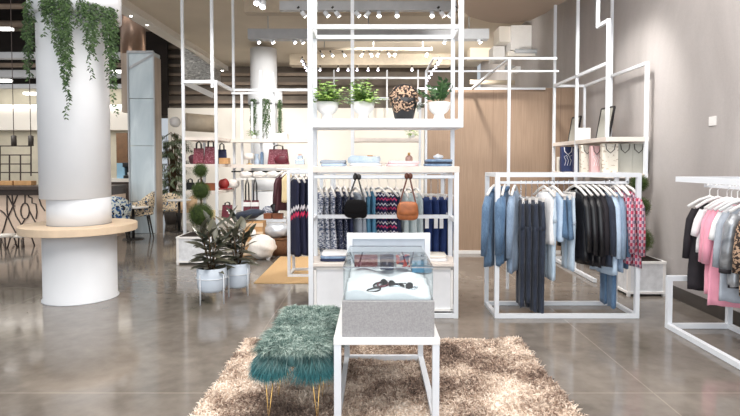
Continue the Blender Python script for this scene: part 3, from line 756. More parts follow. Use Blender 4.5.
def hanger(pos, rot, railz, label, group, clip=False, mat='white_hanger'):
    """pos = neck point of the garment (its top)"""
    h=railz-pos[2]; key=(round(h,3),clip,mat)
    if key not in HP:
        t=thing('clothes_hanger',label,'hanger',(0,0,0),group)
        if clip:
            mb=MB().bar((-.17,0,.03),(.17,0,.03),.014,.02)
            for s in(-1,1): mb.box((s*.14-.012,-.012,-.02),(s*.14+.012,.012,.04))
            mb.build('arms',mat,t)
            MB().tube([(0,0,.03)]+HOOK(h),.004,6).build('hook','chrome',t)
        else:
            mb=MB().tube([(-.185,0,-.04),(-.09,0,.025),(0,0,.06),(.09,0,.025),(.185,0,-.04)],.015,8); mb.build('arms',mat,t,True)
            MB().tube([(0,0,.055)]+HOOK(h),.0045,6).build('hook',mat if h>.12 else 'chrome',t)
        HP[key]=t; o=t
    else: o=dup(HP[key],label=label,group=group)
    o.location=pos; o.rotation_euler=(0,0,rot); return o
H=R(90)
def hang(i, kind, L, mat, short, cat, x, railY, railZ, drop, where, group, W=1, T=.028, sleeve=.5, dr=0, total=0, trim=None, clip=None):
    rot=H+dr; z=railZ-drop
    garment(kind,L,mat,f'{short}, {ORD[i]} from left on the {where}',cat,group,(x,railY,z),rot,i*7+3,W,T,sleeve,trim)
    if clip is None: clip=kind in('trousers','skirt')
    hanger((x,railY,z),rot,railZ,f'white hanger of the {ORD[i]} garment from left on the {where}','hangers on the '+where,clip)
# --- box rack
BOX=[# px, kind, length, material, short, category, drop, dr, T, W
 (494,'jacket',.80,'denim_mid','mid-blue denim jacket','denim jacket',.09,-.6,.034,1.15),
 (499.5,'jacket',.78,'denim_mid','washed blue denim jacket','denim jacket',.09,-.25,.036,1.1),
 (505,'jacket',.76,'denim_blue','deep blue denim jacket','denim jacket',.09,-.4,.034,1.15),
 (515,'shirt',.86,'denim_grey','grey-blue chambray shirt','shirt',.09,-.45,.034,1.2),
 (521,'trousers',1.13,'denim_dark','dark strappy overalls','overalls',.2,-.1,.03,.9),
 (526,'trousers',1.08,'denim_dark','dark indigo jeans','jeans',.2,0,.03,.9),
 (532,'trousers',1.18,'denim_dark','long dark indigo jeans','jeans',.2,.05,.032,.9),
 (538,'trousers',1.20,'denim_dark','longest dark indigo jeans','jeans',.2,.1,.032,.95),
 (544,'top',.56,'white_cloth','white sleeveless top','top',.1,.3,.03,.9),
 (549,'trousers',.92,'denim_light','pale blue jeans','jeans',.12,.1,.03,.9),
 (553,'top',.52,'blue_light_cloth','pale blue sleeveless top','top',.1,.3,.03,.9),
 (558,'skirt',.42,'denim_blue','short blue denim skirt','skirt',.16,.15,.03,.95),
 (564,'skirt',.44,'denim_mid','blue denim shorts','shorts',.16,.1,.03,.95),
 (569,'trousers',.80,'denim_light','pale washed cropped jeans','jeans',.14,0,.03,.9),
 (575,'jacket',.74,'leather_black','black leather jacket with a plain front','leather jacket',.09,.28,.032,1.1),
 (581,'jacket',.78,'leather_black','shiny black leather jacket','leather jacket',.09,.28,.032,1.1),
 (587,'jacket',.80,'leather_black','black leather biker jacket','leather jacket',.09,.3,.032,1.1),
 (593,'jacket',.78,'black_cloth','black cloth jacket','jacket',.09,.25,.03,1.05),
 (599,'jacket',.80,'denim_dark','dark blue denim jacket','denim jacket',.09,.3,.03,1.05),
 (604.5,'shirt',.88,'blue_light_cloth','long pale blue shirt','shirt',.1,.3,.03,1),
 (609.5,'trousers',1.18,'denim_blue','long mid-blue jeans','jeans',.16,.05,.03,.9),
 (614,'shirt',.84,'denim_grey','grey-blue denim shirt','shirt',.1,.05,.026,1),
 (617,'shirt',.76,'plaid_red','red and white plaid shirt','plaid shirt',.09,.3,.034,1.05),
 (621.5,'shirt',.82,'denim_mid','blue denim shirt','shirt',.09,.0,.026,.85),
 (626.5,'shirt',.80,'plaid_red','bright red plaid shirt','plaid shirt',.09,.25,.036,1.1)]
for i,(px,k,L,m,sh,cat,drop,dr,T,W) in enumerate(BOX):
    x=at(px,183,MRY).x
    hang(i,k,L,m,sh,cat,x,MRY,MRZ,drop,'white box-frame rack','clothes on the box-frame rack',W,T,.7,dr)
# --- central rack
CEN=[(319,'dress',.74,'print_zigzag','grey and white patterned dress','dress',.1,.4,.03,.9),
 (325,'dress',.80,'print_zigzag','pale zigzag-print dress','dress',.1,.3,.03,.9),
 (331,'dress',.80,'print_zigzag','zigzag-print long dress','dress',.1,.35,.03,.9),
 (338,'dress',.8,'print_dots','navy dress with small white dots','dress',.09,.35,.03,.9),
 (344,'dress',.8,'print_dots','dotted navy dress','dress',.09,.3,.028,.9),
 (349.5,'dress',.8,'navy_cloth','plain dark navy dress','dress',.1,.25,.028,.9),
 (356,'dress',.76,'grey_cloth','pale grey-blue dress','dress',.1,.5,.03,.9),
 (362,'dress',.76,'grey_cloth','pale grey-blue long dress','dress',.1,.3,.028,.9),
 (367,'dress',.74,'teal_cloth','sky blue dress','dress',.09,.2,.028,.9),
 (372,'dress',.74,'teal_cloth','second sky blue dress','dress',.09,.25,.028,.9),
 (379,'dress',.78,'stripe_pink_navy','navy pink zigzag-striped dress','dress',.1,.7,.03,.95),
 (388,'dress',.78,'stripe_pink_navy','pink and white striped dress','dress',.1,.7,.03,.95),
 (396,'dress',.76,'navy_cloth','plain navy dress beside the striped ones','dress',.1,.3,.028,.9),
 (403,'top',.7,'sheer_mint','sheer white long top','top',.11,.3,.026,.9),
 (409,'top',.7,'sheer_mint','pale mint long top','top',.11,.5,.026,.9),
 (416,'top',.7,'sheer_mint','pale white-mint long top','top',.11,.4,.026,.9),
 (424,'trousers',.86,'royal_navy','navy trousers','trousers',.16,.5,.03,.9),
 (431,'trousers',.86,'royal_navy','second pair of navy trousers','trousers',.16,.5,.03,.9),
 (438,'trousers',.86,'royal_navy','third pair of navy trousers','trousers',.16,.5,.03,.9),
 (445,'trousers',.86,'royal_navy','last pair of navy trousers','trousers',.16,.45,.03,.9)]
for i,(px,k,L,m,sh,cat,drop,dr,T,W) in enumerate(CEN):
    x=at(px,181,YHR).x
    hang(i,k,L-.07,m,sh,cat,x,YHR,ZHR,drop+.075,'central shelving rail','clothes on the central rail',W,T,.5,dr)
for k,px in enumerate((427,436,441.5)):
    p=at(px,219,YHR-.24); o=MB().box((p.x-.022,p.y,p.z-.11),(p.x+.022,p.y+.004,p.z+.02)).build('price_tag','label_white')
    tag(o,('left','middle','right')[k]+' blank white tag hanging on the navy trousers','tag','tags on the navy trousers')
# --- navy dress rack
for i,(px,m,k,L,sh) in enumerate(((294.5,'navy_rickrack','dress',1.12,'navy dress with zigzag trim'),(300,'navy_rickrack','dress',1.1,'long navy pink-trimmed dress'),(306,'navy_rickrack','dress',1.12,'navy trimmed dress'),(311,'print_dots','dress',.9,'speckled grey-navy dress'))):
    hang(i,k,L,m,sh,'dress',at(px,180,DRY).x,DRY,DRZ,.09,'small dress rack at left','dresses on the small left rack',.95,.034,.5,.55)
# --- wall-side rack: garments face the camera, from far to near
WR=[(5.06,'shirt',.84,'black_cloth','black long-sleeved top','top',.1,1,.03,-.02,None),
 (4.97,'shirt',.46,'white_cloth','white short top','top',.1,1,.03,0,None),
 (4.87,'shirt',.84,'pink_cloth','pink sweatshirt','sweatshirt',.1,1,.035,.02,None),
 (4.78,'shirt',.92,'pink_cloth','second pink sweatshirt, a little longer','sweatshirt',.1,1,.035,.0,None),
 (4.7,'shirt',.5,'white_cloth','white tee','tee',.1,1,.03,0,None),
 (4.63,'shirt',.84,'grey_cloth','pale grey-blue sweatshirt','sweatshirt',.1,1,.035,0,None),
 (4.49,'jacket',.68,'satin_silver','shiny silver bomber jacket','bomber jacket',.1,1.05,.045,0,'black_cloth'),
 (4.36,'jacket',.74,'leopard_coat','leopard-print coat at the picture edge','coat',.1,1,.04,0,None),
 (4.1,'jacket',.74,'leopard_coat','leopard-print coat beyond the picture edge','coat',.1,1,.04,0,None)]
for i,(y,k,L,m,sh,cat,drop,W,T,dx,trim) in enumerate(WR[:8]):
    rot=R(-14)+.03*(i%3); z=RRZ-drop-.06
    garment(k,L,m,f'{sh}, {ORD[i]} from far end of wall-side rack',cat,'clothes on the wall-side rack',(RRX+dx,y,z),rot,90+i,W*.86,T,.52 if i!=4 and i!=1 else .25,trim)
    hanger((RRX+dx,y,z),rot,RRZ,f'white hanger of the {ORD[i]} garment from far end of wall-side rack','hangers on the wall-side rack',False,'white_gloss')
# --- recess garments on the dark rail
for k,(px,m,kind,L,lab,cat,dr) in enumerate(((283,'dark_maroon','shirt',.66,'dark maroon long-sleeved top hanging beyond the corner shelving','top',.7),(288.5,'cream_cloth','top',.5,'pale cream top hanging next to the maroon one','top',.6))):
    y=LYf-.6; x=at(px,176,y).x; z=1.44
    garment(kind,L,m,lab,cat,None,(x,y,z),H-dr,50+k,.9,.03)
    hanger((x,y,z),H-dr,1.54,'white hanger holding the '+('maroon top' if k==0 else 'pale cream top')+' beyond the corner shelving',None)
y=LYf-.6; o=MB().tube([(at(277,170,y).x,y,1.54),(at(300,170,y).x,y,1.54)],.012,8).tube([(at(277,170,y).x,y,1.54),(at(277,170,y).x,LYf-.31,1.54)],.012,8).build('garment_rail','white_metal',smooth=True)
tag(o,'short white garment rail holding the maroon and cream tops','rail')
# ------------------------------------------------------------------ display table and case
TX0,TX1,TY0,TY1=-.254,.398,3.2,4.33; TZ=.58; b=.045
tb=thing('display_table','white metal display table on the shag rug carrying the glass case','table',((TX0+TX1)/2,(TY0+TY1)/2,0))
for x in(TX0+b/2+.002,TX1-b/2-.002):
    for y in(TY0+b/2+.002,TY1-b/2-.002): frame_bars(tb,[(V(x,y,0),V(x,y,TZ-.02))],b,name='leg')
MB().box((TX0,TY0,TZ-.042),(TX1,TY1,TZ)).build('tabletop','white_gloss',tb,bevel=.003)
frame_bars(tb,[(V(x,TY0+b/2,.05),V(x,TY1-b/2,.05)) for x in(TX0+b/2,TX1-b/2)]+[(V(TX0+b/2,TY1-b/2,.05),V(TX1-b/2,TY1-b/2,.05))],.04,name='stretcher')
BX0=at(342,320,3.22).x; BX1=at(434.5,320,3.22).x; BZ=at(388,301,3.22).z; BY0,BY1=3.22,4.08
cb=thing('jewellery_case','grey linen-wrapped case with a clear glass box on top, on the white table','display case',((BX0+BX1)/2,(BY0+BY1)/2,TZ))
MB().box((BX0,BY0,TZ),(BX1,BY1,BZ)).build('linen_base','burlap',cb,bevel=.004)
GZ=at(388,267,3.27).z; g=.008; gx0=BX0+.008; gx1=BX1-.008; gy0=BY0+.012; gy1=BY1-.012
mb=MB().box((gx0,gy0,BZ),(gx1,gy0+g,GZ)).box((gx0,gy1-g,BZ),(gx1,gy1,GZ)).box((gx0,gy0+g,BZ),(gx0+g,gy1-g,GZ)).box((gx1-g,gy0+g,BZ),(gx1,gy1-g,GZ))
mb.build('glass_wall','glass',cb)
MB().box((gx0,gy0,GZ),(gx1,gy1,GZ+g)).build('glass_top','glass',cb)
mb=MB()
for x in(gx0,gx1): mb.bar((x,gy0,GZ+g/2),(x,gy1,GZ+g/2),.007); 
for y in(gy0,gy1): mb.bar((gx0,y,GZ+g/2),(gx1,y,GZ+g/2),.007)
mb.build('polished_edge','chrome',cb)
# white display pad with waves
mb=MB(); n=24; vs=[];fs=[]
for j in range(n+1):
    for i in range(n+1):
        x=gx0+.012+(gx1-gx0-.024)*i/n; y=gy0+.014+(gy1-gy0-.03)*j/n
        vs.append((x,y,BZ+.035+.014*math.sin(x*23+y*9)+.012*math.sin(y*31-x*7)+.012*(j/n)))
for j in range(n):
    for i in range(n): k=j*(n+1)+i; fs.append((k,k+1,k+n+2,k+n+1))
B=len(vs); 
for (i0,j0,di,dj) in((0,0,1,0),(n,0,0,1),(n,n,-1,0),(0,n,0,-1)):
    for q in range(n):
        a=(j0+dj*q)*(n+1)+i0+di*q; c=(j0+dj*(q+1))*(n+1)+i0+di*(q+1)
        vs+= [(vs[a][0],vs[a][1],BZ+.001),(vs[c][0],vs[c][1],BZ+.001)]; fs.append((a,len(vs)-2,len(vs)-1,c))
o=mb.add(vs,fs).build('display_cushion','white_cloth',smooth=True); tag(o,'rippled white cloth pad lying inside the glass case','cushion')
def padz(x,y): return BZ+.035+.014*math.sin(x*23+y*9)+.012*math.sin(y*31-x*7)+.012*((y-gy0-.014)/(gy1-gy0-.03))
def glasses(px,py,lab,rot,mat):
    p=at(px,py,3.42); z=padz(p.x,p.y)+.022
    t=thing('sunglasses',lab,'sunglasses',(p.x,p.y,z-.022)); t.location=(0,0,0); ORG[t.name]=V(0,0,0)
    mb=MB()
    for s in(-1,1): mb.tube([(s*.033+.026*math.cos(a*.6283),0,.022*math.sin(a*.6283)+.022) for a in range(11)],.0035,6)
    mb.bar((-.008,0,.026),(.008,0,.026),.004); mb.build('rim',mat,t,True)
    mb=MB()
    for s in(-1,1): mb.lathe([(0,-.001),(.025,-.001),(.025,.001),(0,.001)],(0,0,0),14,False); mb.v[-56:]=[(v[0]+s*.033,v[2],v[1]*.85+.022) for v in mb.v[-56:]]
    mb.build('lens','leather_black',t)
    mb=MB()
    for s in(-1,1): mb.bar((s*.06,0,.03),(s*.055,.12,.01),.005)
    mb.build('temple',mat,t)
    t.location=(p.x,p.y,z-.02); t.rotation_euler=(0,0,rot); return t
glasses(405,291,'dark sunglasses lying near the right of the white pad in the glass case',.5,'black_plastic')
glasses(388,293,'second pair of dark sunglasses near the middle of the white pad',-.7,'dark_metal')
def necklace(px,py,lab,r,mat):
    p=at(px,py,3.4); mb=MB(); 
    pts=[]
    for k in range(17):
        a=k/16*5.6+.3; x=p.x+r*math.cos(a)*1.5; y=p.y+r*math.sin(a); pts.append((x,y,padz(x,y)+.006))
    mb.tube(pts,.005,6); o=mb.build('necklace',mat,smooth=True); tag(o,lab,'necklace')
necklace(374,291,'dark beaded necklace left of the sunglasses in the glass case',.03,'dark_metal')
necklace(398,297,'silver necklace loop at the front of the white pad',.035,'chrome')
for k,(px,py,w,h,mat,lab) in enumerate(((366,278,.17,.075,'monogram','red and white patterned box at the left rear of the glass case'),(387,277,.10,.10,'navy_cloth','added navy block standing in for clothes showing in the case glass'),(403,277,.10,.09,'glass_clothes_mix','added multicoloured block right of the navy one, for clothes showing in the glass'),(418,277,.09,.075,'teal_cloth','added teal block at the right rear, for clothes showing in the glass'))):
    p=at(px,py+6,3.85); z=padz(p.x,3.9)+.02
    o=MB().box((p.x-w/2,3.84,z),(p.x+w/2,3.94,z+h)).build('box_or_standin',mat,bevel=.006); tag(o,lab,'box')  # patterned box is a box; other blocks are added for clothes showing in glass
for k,(px,py,sz,mat,lab) in enumerate(((378,296,.02,'dark_metal','small dark ring at the front left of the white pad'),(412,295,.022,'chrome','silver ring at the front right of the white pad'),(383,287,.024,'burgundy','small burgundy bead bracelet behind the necklace in the glass case'),(396,288,.024,'navy_cloth','small navy bead bracelet behind the sunglasses in the glass case'))):
    p=at(px,py,3.45); z=padz(p.x,3.45)+.006; mb=MB(); mb.tube([(p.x+sz*1.5*math.cos(a*.524),3.45+sz*math.sin(a*.524),padz(p.x+sz*1.5*math.cos(a*.524),3.45+sz*math.sin(a*.524))+.007) for a in range(13)],.0065,6)
    o=mb.build('bracelet',mat,smooth=True); tag(o,lab,'bracelet')
# white framed back board standing at the rear of the table
fy=4.24; fx0=at(347,240,fy).x; fx1=at(430,240,fy).x; fz=at(388,233,fy).z
bb=thing('framed_board','white box-framed board standing on the table behind the glass case','board',((fx0+fx1)/2,fy,TZ))
w=.046
frame_bars(bb,[(V(fx0+w/2,fy,TZ),V(fx0+w/2,fy,fz)),(V(fx1-w/2,fy,TZ),V(fx1-w/2,fy,fz)),(V(fx0,fy,fz-w/2),V(fx1,fy,fz-w/2)),(V(fx0,fy,TZ+w/2),V(fx1,fy,TZ+w/2))],w,name='frame')
MB().box((fx0+w,fy-.005,TZ+w),(fx1-w,fy+.01,fz-w)).build('panel','grey_panel',bb)
# ------------------------------------------------------------------ rug and fur stools
def strands(n, pos_fn, Lr, W, droop, seed):
    r=random.Random(seed); mb=MB()
    for _ in range(n):
        p,nr=pos_fn(r); a=r.uniform(0,6.283); L=r.uniform(*Lr)
        t=Vector((math.cos(a),math.sin(a),0)); d=(nr+t*r.uniform(.2,1.0)).normalized()
        sd=d.cross(Vector((r.uniform(-1,1),r.uniform(-1,1),r.uniform(-1,1)))).normalized()*W/2
        q=p+d*L*.5; e=p+d*L*.9+Vector((0,0,-droop*L))+t*L*.25
        k=len(mb.v); mb.v+=[tuple(p-sd),tuple(p+sd),tuple(q+sd),tuple(q-sd),tuple(e)]; mb.f+=[(k,k+1,k+2,k+3),(k+3,k+2,k+4)]
    return mb
ra=atz(247,340,.03); rb=atz(527,340,.03)
RG0,RG1,RGY0,RGY1=-1.18,1.33,2.55,ra.y
def rugh(x,y): return .02+.008*math.sin(x*7+y*5)+.006*math.sin(x*13-y*11)
mb=MB(); n=40; vs=[];fs=[]
for j in range(n+1):
    for i in range(n+1):
        x=RG0+(RG1-RG0)*i/n; y=RGY0+(RGY1-RGY0)*j/n; e=.015*math.sin(i*1.9+j*2.3)
        x+=e if i in(0,n) else 0; y+=e if j in(0,n) else 0
        vs.append((x,y,rugh(x,y) if 0<i<n and 0<j<n else .004))
for j in range(n):
    for i in range(n): k=j*(n+1)+i; fs.append((k,k+1,k+n+2,k+n+1))
rg=mb.add(vs,fs).build('shag_rug','pile',None,True,origin=((RG0+RG1)/2,(RGY0+RGY1)/2,0)); tag(rg,'mottled beige and brown shag rug under the display table and fur stools','rug')
def rp(r):
    y=RGY0+(RGY1-RGY0)*(1-r.random()**1.4); x=r.uniform(RG0,RG1)
    # clumped pile
    cx=round(x/.045)*.045; cy=round(y/.045)*.045
    x+=(cx-x)*.35; y+=(cy-y)*.35
    return V(x,y,rugh(x,y)),V(.25*math.sin(cx*91+cy*37),.25*math.cos(cx*53-cy*71),1)
strands(64000,rp,(.03,.06),.0075,.25,3).build('pile','pile',rg)
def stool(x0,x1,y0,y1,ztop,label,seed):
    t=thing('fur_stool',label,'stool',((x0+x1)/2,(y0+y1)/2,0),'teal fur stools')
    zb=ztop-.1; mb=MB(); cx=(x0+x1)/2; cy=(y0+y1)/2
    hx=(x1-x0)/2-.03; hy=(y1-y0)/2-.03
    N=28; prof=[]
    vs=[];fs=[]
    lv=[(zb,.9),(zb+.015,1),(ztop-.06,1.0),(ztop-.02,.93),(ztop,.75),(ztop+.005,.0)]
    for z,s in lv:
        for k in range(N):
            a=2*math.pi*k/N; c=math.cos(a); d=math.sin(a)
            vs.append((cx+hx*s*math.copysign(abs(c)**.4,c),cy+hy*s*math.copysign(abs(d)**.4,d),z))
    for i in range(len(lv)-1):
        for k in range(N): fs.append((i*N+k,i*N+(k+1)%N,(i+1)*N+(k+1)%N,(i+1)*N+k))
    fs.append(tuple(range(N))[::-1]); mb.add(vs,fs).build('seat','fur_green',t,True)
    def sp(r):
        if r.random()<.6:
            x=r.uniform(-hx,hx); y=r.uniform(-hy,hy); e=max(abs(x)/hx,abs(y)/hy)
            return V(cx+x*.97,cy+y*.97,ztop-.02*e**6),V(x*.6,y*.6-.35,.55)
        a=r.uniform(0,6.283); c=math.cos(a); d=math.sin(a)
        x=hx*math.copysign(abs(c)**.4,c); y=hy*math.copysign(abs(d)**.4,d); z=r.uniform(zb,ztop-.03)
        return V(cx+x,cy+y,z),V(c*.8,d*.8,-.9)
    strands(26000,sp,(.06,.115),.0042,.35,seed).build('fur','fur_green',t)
    for sx in(-1,1):
        for sy in(-1,1):
            px=cx+sx*(hx-.05); py=cy+sy*(hy-.03)
            mb=MB().tube([(px-.03,py,zb+.01),(px+sx*.01,py,.03),(px+.03,py,zb+.01)],.006,6); mb.lathe([(.008,.022),(.008,.034)],(px+sx*.01,py,0),8)
            mb.build('hairpin_leg','gold',t,True)
    return t
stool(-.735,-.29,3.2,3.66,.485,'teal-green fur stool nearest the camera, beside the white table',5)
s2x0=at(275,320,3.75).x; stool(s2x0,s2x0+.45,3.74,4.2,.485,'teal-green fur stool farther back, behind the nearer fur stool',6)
# ------------------------------------------------------------------ jute mat
o=MB().box((-1.66,7.2,.0),(-.15,9.25,.012)).build('jute_mat','jute'); tag(o,'flat golden jute mat beside the central shelving','mat')
# ------------------------------------------------------------------ plants
def pot_plant(px, py, Y, potw, ztop, zbot, label, seed, nl=26):
    r=random.Random(seed); p=at(px,py,Y); cx,cy=p.x,Y; rad=potw/2
    t=thing('potted_rubber_plant',label,'plant',(cx,cy,0))
    MB().lathe([(rad*.82,zbot),(rad*.94,zbot+.03),(rad,zbot+.12),(rad,ztop),(rad*.93,ztop),(rad*.9,ztop-.03)],(cx,cy,0),32).build('pot','pot_white',t,True)
    MB().lathe([(0,ztop-.025),(rad*.9,ztop-.025)],(cx,cy,0),24,False).build('soil','soil',t)
    st=MB().tube([(cx+rad*1.04*math.cos(2*math.pi*k/24),cy+rad*1.04*math.sin(2*math.pi*k/24),(ztop+zbot)/2+.02) for k in range(25)],.006,6)
    st.build('wire_ring','white_metal',t,True)
    for k in range(4):
        a=math.pi/4+k*math.pi/2+.3; x=cx+rad*1.08*math.cos(a); y=cy+rad*1.08*math.sin(a)
        MB().tube([(x,y,0),(x,y,ztop-.06)],.007,6).build('wire_leg','white_metal',t,True)
    sm=MB(); lf=MB()
    for k in range(7):
        a=k*.9+r.uniform(-.3,.3); top=V(cx+.13*math.cos(a),cy+.11*math.sin(a),ztop+r.uniform(.3,.5)); base=V(cx+.03*math.cos(a),cy+.03*math.sin(a),ztop-.03)
        if k==0: top=V(cx,cy,ztop+.48)
        sm.tube([base,(base+top)/2+V(0,0,.03),top],.007,6)
        for j in range(10):
            f=.05+.95*j/9; q=base.lerp(top,f); b_=a+j*2.4+r.uniform(-.4,.4); el=.15+1.0*f*f+r.uniform(-.3,.2)
            d=V(math.cos(b_)*math.cos(el),math.sin(b_)*math.cos(el),math.sin(el))
            lf.leaf(q,d,V(-d.x*.4,-d.y*.4-.3,1),r.uniform(.19,.30),r.uniform(.055,.085),.18,5)
    sm.build('stem','stem_brown',t,True); lf.build('leaves','leaf_rubber',t,True)
    return t
pot_plant(212,285,6.25,.345,.415,.14,'dark-leaved rubber plant in a white pot, nearer of the two pots on wire stands',11)
pot_plant(238,282,6.62,.30,.40,.10,'dark-leaved rubber plant in a white pot, farther back beside the nearer one',23)
def topiary(cx, cy, bw, bh, label, balls, seed):
    r=random.Random(seed); t=thing('topiary_planter',label,'topiary',(cx,cy,0))
    mb=MB().box((cx-bw/2,cy-bw/2,.03),(cx+bw/2,cy+bw/2,bh)); mb.build('planter_box','marble_box',t,bevel=.004)
    mb=MB()
    for sx in(-1,1):
        for sy in(-1,1): mb.box((cx+sx*(bw/2-.012)-.018,cy+sy*(bw/2-.012)-.018,0),(cx+sx*(bw/2-.012)+.018,cy+sy*(bw/2-.012)+.018,bh+.004))
    for y in(-1,1):
        for z in(.045,bh-.012): mb.bar((cx-bw/2,cy+y*bw/2,z),(cx+bw/2,cy+y*bw/2,z),.028); mb.bar((cx+y*bw/2,cy-bw/2,z),(cx+y*bw/2,cy+bw/2,z),.028)
    mb.build('planter_frame','white_matte',t)
    MB().box((cx-bw/2+.03,cy-bw/2+.03,bh-.02),(cx+bw/2-.03,cy+bw/2-.03,bh+.006)).build('soil','soil',t)
    MB().tube([(cx,cy,bh-.03),(cx+.01,cy,balls[-1][0])],.014,8).build('trunk','stem_brown',t,True)
    for z,rd in balls:
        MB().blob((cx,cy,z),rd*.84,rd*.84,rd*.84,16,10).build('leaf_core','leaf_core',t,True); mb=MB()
        for _ in range(int(4200*(rd/.15)**1.6)):
            d=V(r.gauss(0,1),r.gauss(0,1),r.gauss(0,1)).normalized(); e=V(r.gauss(0,1),r.gauss(0,1),r.gauss(0,1)).normalized()
            mb.leaf(V(cx,cy,z)+d*rd*r.uniform(.82,1.0),(d*.6+e),d,r.uniform(.03,.05),.026,.1,1)
        mb.build('leaf_ball','leaf_box',t)
    return t
LYT=8.86; q=at(198,215,LYT)
def zy(py,Y): return at(300,py,Y).z
topiary(q.x+.05,LYT,.60,.45,'three-ball boxwood topiary in a marbled white box before the corner shelving',[(zy(215,LYT),.20),(zy(191,LYT),.145),(zy(170.5,LYT),.108)],31)
RT=6.74; topiary(at(639,280,RT).x-.02,RT,.46,.43,'three-ball boxwood topiary in a marbled white box by the right wall',[(zy(240,RT),.165),(zy(207,RT),.125),(zy(183,RT),.095)],32)
# tall palm behind the left shelving
def palm(px,Y,label,zt,seed,n=70):
    r=random.Random(seed); c=at(px,200,Y); t=thing('potted_palm',label,'plant',(c.x,Y,0))
    MB().lathe([(.2,0),(.26,.45),(.24,.45)],(c.x,Y,0),20).build('pot','base_dark',t,True)
    mb=MB(); st=MB()
    for k in range(n):
        a=r.uniform(0,6.283); h=r.uniform(.7,zt); rr=r.uniform(.15,.58)
        base=V(c.x,Y,.45); tip=V(c.x+rr*math.cos(a),Y+rr*math.sin(a),h); mid=V(c.x+rr*.35*math.cos(a),Y+rr*.35*math.sin(a),h*1.02)
        st.tube([base,mid,tip],.008,5)
        for j in range(16):
            f=j/15; q=mid.lerp(tip,f); sgn=1 if j%2 else -1
            d=V(math.cos(a+sgn*.9),math.sin(a+sgn*.9),-.35)
            mb.leaf(q,d,V(0,0,1),r.uniform(.18,.32),.026,.4,2)
    st.build('stem','stem_brown',t); mb.build('fronds','leaf_palm',t)
palm(173,14.3,'tall feathery palm standing between the steel-clad pillar and the shelving',2.45,41)
# --- plants on the upper shelf
def urn_plant(px, Y, label, seed, kind, H_=.2):
    r=random.Random(seed); p=at(px,119,Y); cx,cy,z=p.x,Y,Z2t
    t=thing('potted_plant',label,'plant',(cx,cy,z))
    MB().lathe([(.07,z),(.075,z+.015),(.06,z+.03),(.055,z+.07),(.085,z+.09),(.115,z+.13),(.122,z+.2),(.112,z+.2),(.105,z+.18)],(cx,cy,0),28).build('urn','white_matte',t,True)
    MB().lathe([(0,z+.185),(.108,z+.185)],(cx,cy,0),20,False).build('soil','soil',t)
    lf=MB(); st=MB(); b0=V(cx,cy,z+.18)
    if kind=='fern':
        for k in range(40):
            a=r.uniform(0,6.283); L=r.uniform(.16,.31); el=r.uniform(.25,1.35)
            d=V(math.cos(a)*math.cos(el),math.sin(a)*math.cos(el),math.sin(el)); tip=b0+d*L+V(0,0,-.03)
            st.tube([b0,b0+d*L*.5+V(0,0,.02),tip],.003,4)
            for j in range(9):
                f=.2+.8*j/8; q=b0.lerp(tip,f); sd=d.cross(V(0,0,1)).normalized()*(1 if j%2 else -1)
                lf.leaf(q,sd+d*.6,V(0,-.4,1)+d*.2,r.uniform(.06,.11)*(1.1-.4*f),r.uniform(.03,.046),.25,2)
    else:
        for k in range(11):
            a=k*2.4; L=r.uniform(.16,.3); el=r.uniform(.5,1.3); d=V(math.cos(a)*math.cos(el),math.sin(a)*math.cos(el),math.sin(el)); tip=b0+d*L
            st.tube([b0,tip],.006,5)
            for j in range(8):
                q=b0.lerp(tip,.3+.7*j/7); sd=d.cross(V(0,.3,1)).normalized()*(1 if j%2 else -1)
                lf.leaf(q,sd+d*.8,d.cross(sd),.075,.045,.15,2)
        if kind=='zz':
            for k in range(6): lf.leaf(b0+V(-.1-.02*k,-.02,.03),V(-1,-.2,-.2-.15*k),V(0,0,1),.11,.05,.5,3)
    st.build('stem','leaf_zz',t); lf.build('leaves','leaf_fern' if kind=='fern' else 'leaf_zz',t)
YP=5.84
urn_plant(327.5,YP,'green leafy plant in a white urn, leftmost on the upper shelf',51,'fern')
urn_plant(363.5,YP,'bright green leafy plant in a white urn, second from left on the upper shelf',52,'fern')
urn_plant(439,YP,'dark green round-leaved plant in a white urn at the right of the upper shelf',53,'zz')
p=at(404,119,YP); cx,cz=p.x,Z2t
t=thing('bucket_bag','black tapered bucket bag with bunched leopard-print top on the upper shelf','bag',(cx,YP,cz))
MB().lathe([(.085,cz),(.1,cz+.01),(.135,cz+.16),(.15,cz+.24)],(cx,YP,0),26).build('bucket','leather_black',t,True)
mb=MB().blob((cx,YP,cz+.25),.155,.14,.13,26,16,lambda d:1+.1*math.sin(9*math.atan2(d.y,d.x)+3*d.z)+.05*math.sin(14*d.z+5*d.x))
mb.blob((cx-.01,YP-.06,cz+.17),.12,.085,.10,18,12,lambda d:1+.1*math.sin(7*d.x+9*d.z)); mb.build('leopard_lining','leopard',t,True)
mb=MB()
for s in(-1,1): mb.tube([(cx+.13*math.cos(a),YP+s*.05,cz+.28+.11*math.sin(a)) for a in [k*math.pi/8 for k in range(9)]],.008,6)
mb.build('handle','leather_black',t,True)
